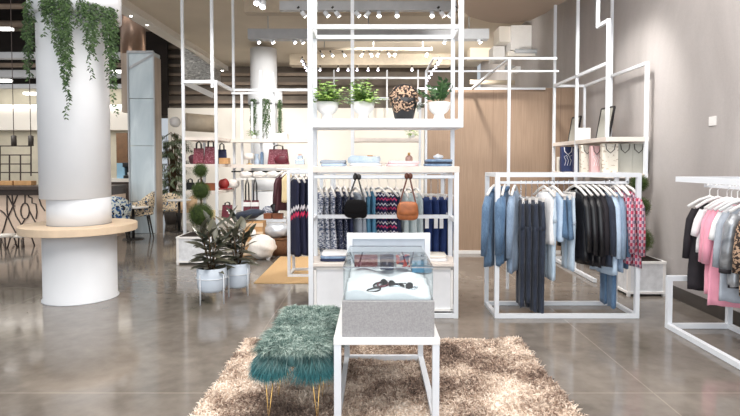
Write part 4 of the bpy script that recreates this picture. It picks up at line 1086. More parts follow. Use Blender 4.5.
# ------------------------------------------------------------------ bags hanging from the front rail
def hung_bag(px, topy, boty, w, mat, strap, label, fuzzy):
    Y=YA+.0; c=at(px,boty-11,Y); top=at(px+1,topy,Y-.0)
    t=thing('shoulder_bag',label,'bag',(c.x,Y-.03,c.z-.11))
    sq=lambda d:1/max(1e-3,(abs(d.x)**4+abs(d.y)**4+abs(d.z)**4)**.25)
    mb=MB().blob((c.x,Y-.03,c.z),w/2,.055,.094,26,16,lambda d:sq(d)*(1+(.04*math.sin(8*d.x+3) if fuzzy else .015*math.sin(6*d.x))))
    mb.v=[(c.x+(v[0]-c.x)*(1-.6*(v[2]-c.z)),v[1],v[2]) for v in mb.v]; po=mb.build('pouch',mat,t,True)
    mb=MB().blob((c.x,Y-.062,c.z+.03),w/2*.93,.035,.075,24,12,sq); mb.build('flap',mat,po,True)
    for s in(-1,1):
        MB().bar((c.x+s*w*.4,Y-.03,c.z+.06),(top.x+s*.012,Y+.008,top.z),.016,.022).build('strap',strap,t)
    MB().tube([(top.x-.028,Y+.03,Z1b-.03),(top.x-.02,Y-.02,Z1b-.01),(top.x,Y-.03,Z1b-.02),(top.x,Y-.01,top.z)],.008,6).blob((top.x-.02,Y-.005,top.z+.01),.024,.02,.034,10,6).blob((top.x+.02,Y-.005,top.z+.01),.024,.02,.034,10,6).build('strap_knot',strap,t,True)
    if fuzzy:
        r=random.Random(9); mb=MB()
        for _ in range(2500):
            d=V(r.gauss(0,1),r.gauss(0,1),r.gauss(0,1)).normalized(); e=V(r.gauss(0,1),r.gauss(0,1),r.gauss(0,1))*.5
            mb.leaf(V(c.x+d.x*w/2,Y-.03+d.y*.06,max(c.z-.1,c.z+d.z*.12)),d+e,e+V(0,0,.1),.028,.004,.2,1)
        mb.build('fur','fur_black',t)
hung_bag(356,178,220,.235,'fur_black','dark_metal','fluffy black shoulder bag hanging by its strap from the central shelving',True)
hung_bag(407.5,177,222,.225,'leather_tan','strap_brown','tan leather shoulder bag hanging from the central shelving',False)
# ------------------------------------------------------------------ folded clothes
def stack(name, items, px0, px1, Y, z0, depth, cat='folded garment', grp=None):
    z=z0
    for k,(mat,h,lab,dx) in enumerate(items):
        a=at(px0+dx,160,Y).x; b=at(px1+dx*.6,160,Y).x; mb=MB(); n=10
        secs=[]; N=24; vs=[];fs=[]
        cx=(a+b)/2; cy=Y+depth/2; hx=(b-a)/2; hy=depth/2
        for i in range(7):
            f=i/6; zz=z+h*f; s=.93+.07*math.sin(math.pi*f)
            for q in range(N):
                t=2*math.pi*q/N; c=math.cos(t); d=math.sin(t)
                vs.append((cx+hx*s*math.copysign(abs(c)**.35,c),cy+hy*s*math.copysign(abs(d)**.35,d),zz+(.12*h*math.sin(5*t+k) if 0<i<6 else (0 if i==0 else .2*h*math.sin(3*t+k)))))
        for i in range(6):
            for q in range(N): fs.append((i*N+q,i*N+(q+1)%N,(i+1)*N+(q+1)%N,(i+1)*N+q))
        fs.append(tuple(range(N))[::-1]); fs.append(tuple(6*N+q for q in range(N)))
        o=mb.add(vs,fs).build(name,mat,None,True); tag(o,lab,cat,grp); z+=h*1.0
    return z
yS=5.68
stack('folded_shirt',[('blue_light_cloth',.03,'pale blue folded shirt, lower of the leftmost stack on the middle shelf',0),('grey_cloth',.036,'grey-white folded shirt, upper of the leftmost stack on the middle shelf',-1)],320,346,yS,Z1t,.3)
zt_=stack('folded_shirt',[('white_cloth',.035,'white folded shirt, lower of the tall second stack on the middle shelf',0),('denim_light',.07,'puffy pale blue folded garment topping the tall second stack on the middle shelf',-2)],349,382,yS,Z1t,.3)
p=at(370,154,yS+.15); o=MB().box((p.x-.03,p.y,zt_+.004),(p.x+.03,p.y+.05,zt_+.018)).build('price_tag','tan_box'); tag(o,'small brown tag on the tall pale blue folded stack','tag'); 
stack('folded_shirt',[('pale_pink',.025,'pale pink folded shirt, lower of the third stack on the middle shelf',0),('pale_pink',.032,'pale pink folded shirt, upper of the third stack on the middle shelf',2)],386,419,yS,Z1t,.3)
stack('folded_jeans',[('denim_fold',.028,'folded blue jeans at the bottom of the right-hand stack on the middle shelf',0),('denim_dark',.02,'folded dark jeans in the middle of the right-hand stack on the middle shelf',1),('denim_fold',.026,'folded washed jeans on top of the right-hand stack on the middle shelf',1)],425,453,yS,Z1t,.3)
p=at(439,156,yS+.1); o=MB().blob((p.x,p.y+.08,Z1t+.105),.05,.04,.03,12,8,lambda d:1+.15*math.sin(6*d.x+2)).build('knotted_scarf','white_cloth',smooth=True); tag(o,'small crumpled white scarf on top of the folded jeans stack','scarf')
yL=5.66
stack('folded_sweater',[('navy_cloth',.03,'folded navy sweater at the bottom left of the cabinet top',0),('denim_fold',.028,'folded blue garment on the navy sweater, left of the cabinet top',0),('white_cloth',.03,'folded white garment topping the left stack on the cabinet top',1)],319,346,yL,ZL,.3)
stack('folded_sweater',[('white_cloth',.035,'folded white sweater at the bottom of the right stack on the cabinet top',0),('cream_light',.028,'folded cream sweater topping the right stack on the cabinet top',-1)],428,449,yL,ZL,.3)
# items on the slim frame behind
p=at(412,138,YF+.15); r=random.Random(3); zz2=at(386,140,YF).z+.03
t=thing('trailing_plant','tiny trailing green plant on the thin shelf behind the central shelving','plant',(p.x,YF+.15,zz2))
MB().lathe([(.04,zz2),(.055,zz2+.07),(.05,zz2+.07)],(p.x,YF+.15,0),14).build('pot','white_gloss',t,True)
mb=MB()
for _ in range(60):
    a=r.uniform(0,6.283); d=V(math.cos(a),math.sin(a),r.uniform(-.3,.9)); mb.leaf(V(p.x,YF+.15,zz2+.08)+d*r.uniform(.02,.1),d,V(0,0,1),.06,.03,.4,2)
mb.build('leaves','leaf_fern',t)
p=at(409,160,YF+.1)
t=thing('perfume_bottle','small pinkish perfume bottle on the lower shelf behind the folded pink shirts','bottle',(p.x,YF+.1,ZSF))
MB().lathe([(.05,ZSF),(.062,ZSF+.02),(.06,ZSF+.09),(.03,ZSF+.12)],(p.x,YF+.1,0),16).build('body','perfume',t,True)
MB().lathe([(.022,ZSF+.12),(.022,ZSF+.17)],(p.x,YF+.1,0),12).build('cap','gold',t,True)
# ------------------------------------------------------------------ bags
def tote(name, x, y, z, w, h, d, mat, label, cat, rot=0, handle='leather_black', grp=None, hh=.12, paper=False, mark=None, htop=True):
    t=thing(name,label,cat,(0,0,0),grp)
    mb=MB(); k=.86 if not paper else 1
    vs=[(-w/2,-d/2,0),(w/2,-d/2,0),(w/2,d/2,0),(-w/2,d/2,0),(-w/2*k,-d/2*(.5 if not paper else 1),h),(w/2*k,-d/2*(.5 if not paper else 1),h),(w/2*k,d/2*(.5 if not paper else 1),h),(-w/2*k,d/2*(.5 if not paper else 1),h)]
    mb.add(vs,[(0,3,2,1),(4,5,6,7),(0,1,5,4),(1,2,6,5),(2,3,7,6),(3,0,4,7)]); mb.build('body',mat,t,bevel=.006)
    for s in(-1,1):
        yy=s*d*.3 if not paper else s*(d/2+.004)
        if paper: pts=[(-w*.3,yy,h*.98),(-w*.25,yy*1.02,h*.8),(0,yy*1.02,h*.68),(w*.25,yy*1.02,h*.8),(w*.3,yy,h*.98)]
        else: pts=[(-w*.22,yy,h-.02),(-w*.2,yy,h+hh*.7),(0,yy,h+hh),(w*.2,yy,h+hh*.7),(w*.22,yy,h-.02)]
        MB().tube(pts,.006 if paper else .008,6).build('handle',handle,t,True)
    if mark:
        mb=MB(); r=random.Random(int(abs(x)*100))
        for q in range(3):
            x0=-w*.25+q*w*.2; mb.tube([(x0,-d/2-.003,h*.25),(x0+.02,-d/2-.003,h*.45),(x0-.01,-d/2-.003,h*.6),(x0+.03,-d/2-.003,h*.66)],.0035,5)
        mb.build('brush_mark',mark,t)
    t.location=(x,y,z); t.rotation_euler=(0,0,rot); return t
# wall shelving: lower shelf
def on(px,X): # depth on the wall shelf where pixel column px meets X
    return atx(px,160,X).y
for k,(px,X,w,h,d,mat,mk,lab,hand,rot) in enumerate((
 (561,8.8,.13,.24,.09,'beige_bag',None,'small white paper bag, farthest on the lower wall shelf','white_matte',-.4),
 (567,8.5,.20,.40,.13,'navy_bag','label_white','navy paper bag with white marks on the lower wall shelf','label_white',-.25),
 (578,8.12,.15,.36,.13,'navy_bag',None,'dark navy paper bag behind the wall shelf post','navy_bag',-.25),
 (586,7.75,.17,.40,.13,'script_bag',None,'white paper bag with faint beige strokes on the lower wall shelf','base_dark',-.3),
 (595.5,7.45,.15,.38,.13,'pink_bag','label_white','pink and white paper bag on the lower wall shelf','base_dark',-.3),
 (609,7.1,.20,.40,.13,'script_bag',None,'large cream paper bag with grey sides on the lower wall shelf','base_dark',-.35),
 (623.5,7.14,.19,.40,.13,'grey_bag',None,'grey-cream paper bag, second from the near end of the lower wall shelf','base_dark',-.35),
 (637,7.12,.19,.40,.13,'grey_bag',None,'grey-cream paper bag at the near end of the lower wall shelf','base_dark',-.35))):
    y=X; X=at(px,160,y).x; rot*=.5
    tote('paper_bag',X,y,ZS1,w,h,d,mat,lab,'paper bag',rot,hand,'paper bags on the wall shelving',paper=True,mark=mk)
pz_=thing('small_parcel','small light-blue parcel beside the dark navy bag on the lower wall shelf','box',(0,0,0)); MB().box((-.07,-.05,0),(.07,.05,.17)).build('box_body','blue_light_cloth',pz_,bevel=.004); pz_.location=(3.12,on(580,3.12)-.25,ZS1)
# upper shelf boards and card
for px,X,w,h,lab in ((572,3.28,.30,.42,'smaller leaning framed board on the upper wall shelf, farther back'),(602,3.3,.36,.46,'larger leaning framed board on the upper wall shelf, nearer')):
    y=on(px,X); t=thing('leaning_board',lab,'framed board',(0,0,0))
    MB().box((-w/2,-.008,.012),(w/2,.008,h)).build('face','grey_bag',t)
    mb=MB()
    for p,q in (((-w/2,0,0),(-w/2,0,h)),((w/2,0,0),(w/2,0,h)),((-w/2,0,h),(w/2,0,h)),((-w/2,0,.01),(w/2,0,.01))): mb.bar(p,q,.026)
    mb.build('frame','leather_black',t)
    t.location=(X,y,ZS2+.004); t.rotation_euler=(R(-10),0,R(-86))
p=V(3.2,on(583,3.2),ZS2); o=MB().box((p.x-.11,p.y,p.z),(p.x+.11,p.y+.05,p.z+.2)).build('white_card','white_matte'); tag(o,'plain white card block between the leaning boards on the upper wall shelf','card')
p=atx(678,124,XW-.012); o=MB().box((p.x,p.y-.06,p.z-.05),(p.x+.012,p.y+.06,p.z+.05)).build('wall_switch','white_matte',bevel=.003)
p=atx(712,122,XW-.012); o.location=(XW-.006,p.y,p.z-.04); tag(o,'small pale square switch plate on the grey wall','switch')
# ------------------------------------------------------------------ corner shelving contents
yb=9.42
def sx(px,Y=yb): return at(px,160,Y).x
z=SH[1]
tote('tote_bag',sx(199),yb,z,.19,.28,.11,'monogram','burgundy monogram tote, left of two on the corner shelving','bag',.1)
tote('tote_bag',sx(211),yb,z,.22,.31,.12,'monogram','burgundy monogram tote, right of two on the corner shelving','bag',.1)
tote('tote_bag',sx(222,9.9),9.9,z,.18,.27,.1,'navy_cloth','dark navy tote behind the burgundy totes on the corner shelving','bag',.1)
o=MB().blob((sx(192.5),yb,z+.09),.07,.05,.09,12,8,lambda d:1+.1*math.sin(5*d.z)).build('small_pouch','dark_maroon',smooth=True); tag(o,'small dark pouch left of the burgundy totes','pouch')
o=MB().box((sx(220,9.7),9.62,z),(sx(229,9.7),9.8,z+.11)).build('gift_box','tan_box',bevel=.005); tag(o,'tan box right of the burgundy totes on the corner shelving','box')
z=SH[2]
o=MB().box((sx(205),yb-.08,z),(sx(217),yb+.1,z+.13)).build('clutch_box','brown_box',bevel=.01); tag(o,'brown leather clutch box on the third shelf of the corner shelving','box')
o=MB().blob((sx(224,9.8),9.8,z+.10),.1,.09,.1,14,10,lambda d:1+.08*math.sin(6*d.x)).lathe([(.14,z+.0),(.14,z+.02)],(sx(224,9.8),9.8,0),18).build('red_hat','red_cloth',smooth=True); tag(o,'red hat on the third shelf of the corner shelving','hat')
o=MB().blob((sx(223,9.75),10.05,z+.32),.13,.08,.09,14,8).build('white_hat','white_plush',smooth=True); o.location.z=z; o.location.x+=.1; tag(o,'white hat behind the red hat on the corner shelving','hat')
for k,px in enumerate((190,200)):
    tote('handbag',sx(px,9.7),9.7,z,.17,.13,.08,'leather_black',('left','right')[k]+' black handbag behind the topiary on the third corner shelf','bag',.1,hh=.07)
z=SH[3]
tote('tote_bag',sx(227,9.7),9.7,z,.2,.24,.12,'burgundy','rounded burgundy handbag on the lowest corner shelf','bag',.1,hh=.05)
tote('tote_bag',sx(204,9.6),9.6,z,.2,.17,.1,'leather_black','black handbag on the lowest corner shelf behind the topiary','bag',.1,hh=.06)
for k,px in enumerate((209,212.5)):
    x=sx(px,9.4); t=thing('ankle_boot',('left','right')[k]+' boot of the pale cream pair on the lowest corner shelf','boot',(x,9.4,z),'pale cream boots')
    MB().blob((x,9.36,z+.035),.03,.09,.035,12,8).tube([(x,9.42,z+.03),(x,9.42,z+.17)],[.035,.04],10).build('upper','cream_cloth',t,True); MB().box((x-.03,9.40,z),(x+.03,9.47,z+.03)).build('heel','brown_box',t)
# long shelf run
yq=LYf-.15; zt2=SR[0]; zt1=SR[1]
o=MB().box((sx(270,yq),yq-.1,zt2),(sx(288,yq),yq+.12,zt2+.11)).build('shoe_box','white_matte',bevel=.005); tag(o,'white box on the top long shelf','box')
t=thing('potted_plant','small fern on the left of the top long shelf','plant',(sx(254,yq),yq,zt2))
MB().lathe([(.05,zt2),(.065,zt2+.08),(.06,zt2+.08)],(sx(254,yq),yq,0),14).build('pot','white_gloss',t,True)
mb=MB(); r=random.Random(8)
for _ in range(90):
    a=r.uniform(0,6.283); d=V(math.cos(a),math.sin(a),r.uniform(0,1)); mb.leaf(V(sx(254,yq),yq,zt2+.08)+d*r.uniform(.01,.09),d,V(0,0,1),.07,.025,.4,2)
mb.build('leaves','leaf_fern',t)
tote('tote_bag',sx(278.5,yq),yq,zt1,.40,.29,.14,'monogram','large burgundy monogram tote on the long shelf','bag',0,hh=.08)
o=MB().blob((sx(282,yq),yq-.09,zt1+.06),.13,.035,.09,14,8).build('small_pouch','burgundy',smooth=True); tag(o,'small rounded burgundy pouch in front of the large monogram tote','pouch'); o.location.z=zt1
t=thing('glass_bottle','square clear bluish bottle at the right of the long shelf','bottle',(sx(300,yq),yq,zt1))
MB().box((sx(300,yq)-.085,yq-.05,zt1),(sx(300,yq)+.085,yq+.05,zt1+.1)).box((sx(300,yq)-.05,yq-.04,zt1+.1),(sx(300,yq)+.05,yq+.04,zt1+.17)).build('body','clear_blue',t,bevel=.008); MB().box((sx(300,yq)-.03,yq-.03,zt1+.17),(sx(300,yq)+.03,yq+.03,zt1+.2)).build('stopper','perfume',t)
t=thing('table_lamp','small white lamp with a drum shade on the long shelf','lamp',(sx(249,yq),yq,zt1))
MB().lathe([(.1,zt1+.09),(.1,zt1+.21)],(sx(249,yq),yq,0),20).build('shade','white_plush',t,True); MB().lathe([(.06,zt1),(.06,zt1+.01),(.012,zt1+.02),(.012,zt1+.1)],(sx(249,yq),yq,0),14).build('base','gold',t,True)
o=MB().lathe([(.05,zt1),(.06,zt1+.05),(.02,zt1+.14),(.05,zt1+.2)],(sx(257,yq),yq,0),16).build('glass_vase','clear_blue',smooth=True); tag(o,'clear bluish glass vase right of the small drum lamp','vase')
o=MB().lathe([(.035,zt1),(.035,zt1+.2),(.02,zt1+.24)],(sx(262,yq),yq,0),14).build('slim_bottle','denim_fold',smooth=True); tag(o,'slim blue bottle between the vase and the large monogram tote','bottle')
# hats / fur on a low display behind, hanging handbags
yk=10.0
zc=at(258,178,yk).z
o=MB(); o.box((sx(238,yk),yk-.14,zc-.03),(sx(281,yk),yk+.14,zc)); o=o.build('wall_ledge','white_matte'); tag(o,'white ledge under the long shelf carrying plush throws','ledge')
for k,(a,b) in enumerate(((239,252),(252,266),(266,280))):
    x0=sx(a,yk); x1=sx(b,yk); o=MB().blob(((x0+x1)/2,yk,zc+.065),(x1-x0)/2,.12,.065,16,10,lambda d:1+.08*math.sin(7*d.x+4*d.y)).build('plush_throw','white_plush',smooth=True); tag(o,('left','middle','right')[k]+' cream plush throw on the ledge under the long shelf','throw','plush throws')
yh=9.75
for k,px in enumerate((247,255)):
    x=sx(px,yh); zb_=at(px,211,yh).z
    tote('handbag',x,yh,zb_,.14,.2,.08,'burgundy',('left','right')[k]+' black, white and burgundy handbag hanging under the plush throws','bag',0,hh=.40)
    o=bpy.data.objects
    q=MB().box((x-.068,yh-.045,zb_+.09),(x+.068,yh+.045,zb_+.165)).build('white_band','white_matte'); par=[t for t in bpy.data.objects if t.name.startswith('handbag') and abs(t.location.x-x)<1e-4][-1]
    q.parent=par; q.location=(0,0,q.location.z-zb_)
# low table with crate
yt=9.75; zt=at(262,219,yt).z
t=thing('low_table','low white table at the back holding small boxes beside the jeans','table',((sx(236,yt)+sx(286,yt))/2,yt,0))
MB().box((sx(236,yt),yt-.05,zt-.05),(sx(286,yt),yt+.5,zt)).build('tabletop','white_metal',t)
for x in(sx(237,yt),sx(285,yt)):
    for y in(yt,yt+.45): MB().bar((x,y,0),(x,y,zt-.05),.04).build('leg','white_metal',t)
for a,b,mat,lab in((263,271,'brown_box','left small brown box on the low white table'),(272,282,'brown_box','right small brown box on the low white table')):
    o=MB().box((sx(a,yt),yt,zt),(sx(b,yt),yt+.15,zt+.1)).build('small_box',mat,bevel=.01); tag(o,lab,'box')
o=MB().blob((sx(264,yt),yt+.3,zt+.15),.11,.06,.11,14,8).build('round_handbag','print_zigzag',smooth=True); o.location.z=zt; tag(o,'black and white round handbag behind the small brown boxes','bag')
o=MB().blob((sx(270,yt),yt+.33,zt+.1),.09,.06,.13,12,8).build('black_pouch','leather_black',smooth=True); o.location.z=zt; tag(o,'black pouch right of the round handbag on the low white table','pouch')
yc=9.35; zc_=at(254,221,yc).z
t=thing('wooden_crate','golden wooden crate with folded jeans heaped on it','crate',(sx(254,yc),yc,0))
MB().box((sx(244,yc),yc-.16,.0),(sx(264,yc),yc+.16,zc_)).build('crate_body','tan_box',t,bevel=.006)
mb=MB()
for f in(.12,.4,.68,.92): mb.box((sx(244,yc)-.01,yc-.172,zc_*f-.03),(sx(264,yc)+.01,yc-.16,zc_*f+.03))
mb.build('slat','ply_top',t)
o=MB().blob((sx(250,yc),yc,zc_+.075),.27,.15,.085,20,12,lambda d:1+.08*math.sin(6*d.x+3*d.y)+.05*math.sin(11*d.z)).build('jeans_pile','denim_dark',smooth=True); o.location.z=zc_; o.rotation_euler=(0,R(-9),0); o.location.z=zc_+.03; tag(o,'heap of dark blue jeans on the golden crate','jeans')
o=MB().blob((sx(244,yc+.2),yc+.3,zc_+.14),.2,.1,.06,16,8).build('folded_towel','blue_light_cloth',smooth=True); o.location.z=zt; tag(o,'pale blue folded cloth behind the heap of jeans','cloth')
# soft sack, silver cloth, wicker basket on the floor
yv=9.05; x=at(262,240,yv).x; r_=.235
o=MB().blob((x,yv,.2),.235,.21,.2,26,16,lambda d:1+.07*math.sin(5*math.atan2(d.y,d.x)+4*d.z)+.05*math.sin(9*d.z+3*d.x)).tube([(x-.1,yv,.33),(x-.15,yv,.42),(x-.13,yv,.5)],[.07,.045,.02],10).build('cloth_sack','white_plush',smooth=True); o.location.z=0; tag(o,'plump tied white cloth sack on the floor left of the wicker basket','sack')
yw=9.5; xw_=at(281,245,yw).x
t=thing('wicker_basket','brown woven wicker basket on the floor right of the white sack','basket',(xw_,yw,0))
MB().lathe([(.17,0),(.21,.1),(.22,.3),(.205,.3),(.19,.08)],(xw_,yw,0),26).build('body','wicker',t,True); MB().tube([(xw_+.215*math.cos(k*.2618),yw+.215*math.sin(k*.2618),.305) for k in range(25)],.018,6).build('rim','wicker',t,True)
o=MB().blob((at(276,228,yw).x,yw,.42),.24,.17,.13,22,12,lambda d:1+.07*math.sin(7*d.x+5*d.z)+.06*math.sin(9*d.y)).build('silver_cushion','silver_cloth',smooth=True); o.location.z=.3; tag(o,'crumpled silvery cushion resting on the wicker basket','cushion')
# ------------------------------------------------------------------ cafe: counter, shelf, pendants, chairs
YC_=11.7; cxa=at(-80,200,YC_).x; cxb=at(112,200,YC_).x; czt=at(20,186,YC_).z; czb=at(20,195,YC_).z
t=thing('cafe_counter','long cafe counter with black line drawing on its pale front','counter',((cxa+cxb)/2,YC_,0))
MB().box((cxa,YC_-.08,czb),(cxb,YC_+.7,czt-.08)).build('dark_band','counter_dark',t)
MB().box((cxa,YC_-.16,czt-.08),(cxb,YC_+.75,czt)).build('worktop','counter_dark',t,bevel=.006)
MB().box((cxa,YC_,0),(cxb,YC_+.65,czb)).build('front_panel','counter_front',t)
mb=MB()
def ln(pts,r=.014): mb.tube([at(px,py,YC_-.012) for px,py in pts],r,6)
ln([(0,210),(4,213),(7,217),(4,228),(1,236)]);ln([(7,194),(7,210),(8,217),(12,226),(16,233)]);ln([(18,194),(13,206),(8,217)])
ln([(8,196),(13,206),(15,206)]);ln([(12,194),(13,206),(16,216),(21,224),(22,234)]);ln([(25,194),(25,203)])
ln([(25+4.3*math.cos(a*.524),211+8*math.sin(a*.524)) for a in range(13)])
ln([(25,219),(22,224),(21,236)]);ln([(28,194),(29,197),(32,198),(32,203),(36,204),(37,212),(36,219)]);ln([(29,210),(33,218),(37,225)])
ln([(39,198),(41,205),(45,211)]);ln([(-10,194),(-4,206),(-10,218),(-4,234)]);ln([(-20,200),(-14,214),(-20,230)]);ln([(-30,194),(-24,212),(-34,234)])
mb.build('line_drawing','line_black',t)
YG=12.3; t=thing('grid_rack','thin black wire grid rack standing on the cafe counter','rack',(at(18,170,YG).x,YG,czt))
mb=MB()
for py in(146,155,164,172.5): mb.bar(at(-30,py,YG),at(31 if py<170 else 40,py,YG),.025)
for px,y0,y1 in((9.5,155,180),(20.5,155,180),(31,146,176),(0,146,180)): mb.bar(at(px,y0,YG),at(px,y1,YG),.022)
for px in(9.5,20.5,0): mb.bar(at(px,180,YG),V(at(px,180,YG).x,YG,czt),.022)
mb.build('wire_grid','line_black',t)
for k,(px,w) in enumerate(((7,.3),(20,.22),(28,.2))):
    p=at(px,180,12.15); o=MB().box((p.x-w/2,12.1,czt),(p.x+w/2,12.3,czt+.1)).build('counter_tray','tan_box',bevel=.008); tag(o,('left','middle','right')[k]+' tan tray on the cafe counter below the wire grid','tray','trays on the cafe counter')
for px,lab in((14,'left'),(31,'right')):
    Yp=11.9; p0=at(px,146,Yp); p1=at(px,136,Yp)
    t=thing('pendant_lamp',lab+' of the two slim black pendant lamps over the cafe counter','pendant lamp',(p0.x,Yp,p0.z))
    MB().lathe([(.055,p0.z),(.055,p1.z),(.012,p1.z+.02)],(p0.x,Yp,0),16).build('shade','base_dark',t,True)
    MB().tube([(p0.x,Yp,p1.z),(p0.x,Yp,6.6)],.008,5).build('cord','line_black',t)
p=at(3,237,9.6); 
for px,Y,lab in((3,10.2,'left'),(21,10.4,'right')):
    x=at(px,240,Y).x; zt_=at(px,234.5,Y).z
    t=thing('bar_stool',lab+' pale-topped low stool before the cafe counter','stool',(x,Y,0)); MB().lathe([(.2,zt_-.04),(.21,zt_),(0,zt_+.004)],(x,Y,0),20).build('seat','cream_light',t,True)
    for sx_ in(-1,1):
        for sy in(-1,1): MB().tube([(x+sx_*.12,Y+sy*.12,zt_-.03),(x+sx_*.16,Y+sy*.16,0)],.014,6).build('leg','line_black',t,True)
def shell_chair(px, py, Y, rot, mat, label, sc=1):
    t=thing('shell_chair',label,'chair',(0,0,0)); n=16; vs=[];fs=[]
    prof=[(.0,.45,.02),(.2,.45,.05),(.26,.5,.1),(.285,.62,.16),(.29,.76,.22)]
    for s_ in(0,1):
        for i,(r,z,q) in enumerate(prof):
            for k in range(n+1):
                a=math.pi*(-.12+1.24*k/n); f=math.sin(a) if a>0 else 0; top=z+(.12*max(0,math.sin(a))-.0 if i==4 else 0)-(.1*(1-max(0,math.sin(a))) if i==4 else 0)
                rr=(r-s_*.03*(i>1)); vs.append((rr*math.cos(a),rr*math.sin(a)*.95-.02,top+s_*.03*(i<2)))
    m=len(prof)
    for s_ in(0,1):
        for i in range(m-1):
            for k in range(n):
                o_=s_*m*(n+1); q=[o_+i*(n+1)+k,o_+i*(n+1)+k+1,o_+(i+1)*(n+1)+k+1,o_+(i+1)*(n+1)+k]; fs.append(tuple(q if s_==0 else q[::-1]))
    for k in range(n): a=(m-1)*(n+1)+k; fs.append((a,a+1,a+1+m*(n+1),a+m*(n+1)))
    MB().add(vs,fs).build('back_shell',mat,t,True)
    MB().lathe([(.2,.42),(.25,.44),(.255,.475),(.2,.495),(0,.5)],(0,-.02,0),24).build('seat',mat,t,True)
    for sx_ in(-1,1):
        for sy in(-1,1): MB().tube([(sx_*.15,sy*.15-.02,.43),(sx_*.23,sy*.22-.02,0)],[.018,.011],8).build('leg','dark_metal',t,True)
    p=at(px,py,Y); t.location=(p.x,Y,0); t.rotation_euler=(0,0,rot); t.scale=(sc,)*3; return t
def floorY(py): return HC*F/(py-163)
shell_chair(115.5,240,10.9,R(200),'floral_blue','blue and white patterned shell chair, back turned, beside the white column',1.12)
shell_chair(141,236,11.75,R(-60),'floral_beige','beige patterned shell chair with black legs before the steel-clad pillar',1.15)
shell_chair(170,226,floorY(228),R(20),'floral_beige','patterned shell chair farther back by the palm',1.0)
shell_chair(187,226,13.2,R(-60),'oak_chair','pale wooden shell chair behind the corner shelving post',1.0)
def cafe_table(px,py_top,Y,lab,r=.32):
    p=at(px,py_top,Y); t=thing('cafe_table',lab,'table',(p.x,Y,0)); z=p.z
    MB().lathe([(r-.01,z-.03),(r,z-.02),(r,z),(0,z+.001)],(p.x,Y,0),28).build('tabletop','white_matte',t); MB().tube([(p.x,Y,.02),(p.x,Y,z-.03)],.03,10).build('pedestal','dark_metal',t,True); MB().lathe([(.22,0),(.22,.015),(.03,.03)],(p.x,Y,0),20).build('base','dark_metal',t,True)
cafe_table(133,206.5,12.35 if False else 11.45,'round white cafe table between the two patterned shell chairs')
cafe_table(179,199.5,12.7,'round pale cafe table farther back by the palm',.28)
# kitchen back beyond the column: door, shelf, sink, coffee machine
Y=15.5; a=at(117,190,Y); b=at(127,133,Y)
o=MB().box((a.x,Y,0),(b.x,Y+.1,b.z)).build('wooden_screen','door_wood'); tag(o,'tall dark wooden panel right of the big column','panel')
Y=14; a=at(112,182,Y); b=at(131,178.5,Y); t=thing('back_counter','dark back counter between the column and the steel-clad pillar','counter',(a.x,Y,0)); MB().box((a.x-.2,Y,0),(b.x,Y+.5,a.z)).build('carcass','counter_dark',t); MB().box((a.x-.2,Y-.03,a.z),(b.x,Y+.5,b.z)).build('worktop','cream_light',t)
zk=b.z
o=MB().box((at(112,0,Y).x,Y+.1,zk),(at(120,0,Y).x,Y+.35,at(0,163,Y).z)).build('steel_sink_panel','screen'); tag(o,'pale blue steel panel on the dark back counter','panel')
t=thing('coffee_machine','black and white coffee machine on the dark back counter','coffee machine',(at(114,0,Y).x,Y+.15,zk)); 
xk=at(124,0,Y).x; MB().box((xk-.12,Y+.05,zk),(xk+.12,Y+.35,zk+.08)).box((xk-.12,Y+.2,zk+.08),(xk+.12,Y+.35,zk+.3)).box((xk-.13,Y+.03,zk+.3),(xk+.13,Y+.36,zk+.42)).build('body','dark_metal',t,bevel=.01); MB().lathe([(.03,zk+.08),(.04,zk+.16)],(xk,Y+.12,0),12).build('cup','white_gloss',t,True)
t['label']='small black coffee machine on the dark back counter'
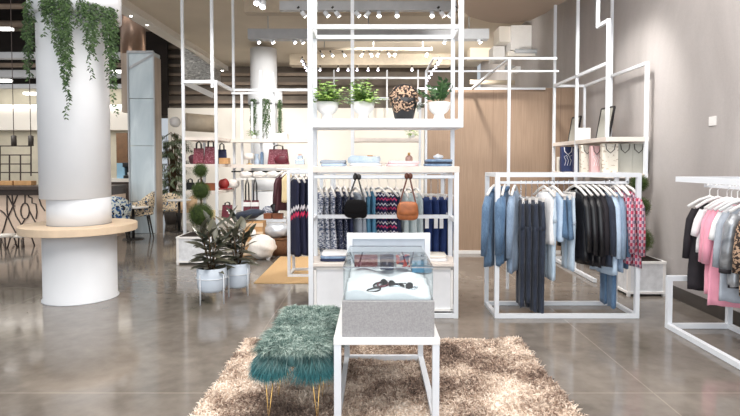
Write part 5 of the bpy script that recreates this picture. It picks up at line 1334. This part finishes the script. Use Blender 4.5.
# ------------------------------------------------------------------ light
W=bpy.data.worlds.new('world'); S.world=W; W.use_nodes=True
bg=W.node_tree.nodes['Background']; bg.inputs[0].default_value=(.86,.93,1,1); bg.inputs[1].default_value=.55
def area(name,loc,rot,sx,sy,e,c=(1,.95,.88)):
    l=bpy.data.lights.new(name,'AREA'); l.shape='RECTANGLE'; l.size=sx; l.size_y=sy; l.energy=e; l.color=c
    o=bpy.data.objects.new(name,l); COL.objects.link(o); o.location=loc; o.rotation_euler=rot; return o
def spot(name,loc,to,e,ang,c=(1,.97,.92),r=.12,blend=.6):
    l=bpy.data.lights.new(name,'SPOT'); l.energy=e; l.spot_size=R(ang); l.spot_blend=blend; l.color=c; l.shadow_soft_size=r
    o=bpy.data.objects.new(name,l); COL.objects.link(o); o.location=loc; o.rotation_euler=(Vector(to)-Vector(loc)).to_track_quat('-Z','Y').to_euler(); return o
area('ceiling_fill',(0,1.8,5.0),(0,0,0),5,2.5,240,(1,.97,.94))  # unseen area lights added above the frame for soft overall light
area('ceiling_fill',(0,5.2,5.0),(0,0,0),6,2,210,(1,.97,.94))
area('front_fill',(-1.5,-3.5,2.6),(R(90),0,0),8,4,300,(.93,.97,1))  # added fill light behind the camera; no window stands there
for x,y,tx,ty,tz,e,a_ in ((-1,9.0,-1.4,11,0,230,90),(1.2,9.0,1.5,9.6,1.0,420,90),(2.4,6.2,3.2,8,1.5,260,80),(-2.2,11.8,-2,14,1,260,110),(.5,12,0,18.5,1.5,800,110),(-4.6,15.5,-5,18.5,1.5,260,110),(0,8.9,0,6.3,1.0,300,80),(1.5,12.6,1.5,18,3,700,110),(-2,7.5,-2.6,10,1,210,90),(1.9,10.2,2.3,12.4,4.3,170,80),(-2.3,12.6,-3.2,15.7,3.4,330,60)):
    spot('track_and_fill_spot',(x,y,4.3 if tz<4 else 3.6),(tx,ty,tz),e,a_)  # track spot light, with extra spots added to brighten air units and far column
area('mall_fill',(-10,9,6.4),(0,0,0),8,8,420,(1,.97,.93))  # unseen fill light added over the mall
spot('track_and_fill_spot',(-9,9.6,5.5),(-7.6,11.7,.6),420,75)  # added to brighten the cafe counter front
spot('track_and_fill_spot',(-5.4,10.2,5.2),(-5.2,11.6,.5),160,60)  # added to brighten the steel-clad pillar and the chairs
area('mall_fill',(-9.5,14,3.2),(R(70),0,0),6,1,60,(1,.95,.88))  # unseen fill added towards the cafe wall
S.view_settings.view_transform='Standard'; S.view_settings.look='None'; S.view_settings.exposure=.16
S.cycles.use_denoising=True; S.cycles.max_bounces=8; S.cycles.transparent_max_bounces=12; S.cycles.sample_clamp_indirect=6
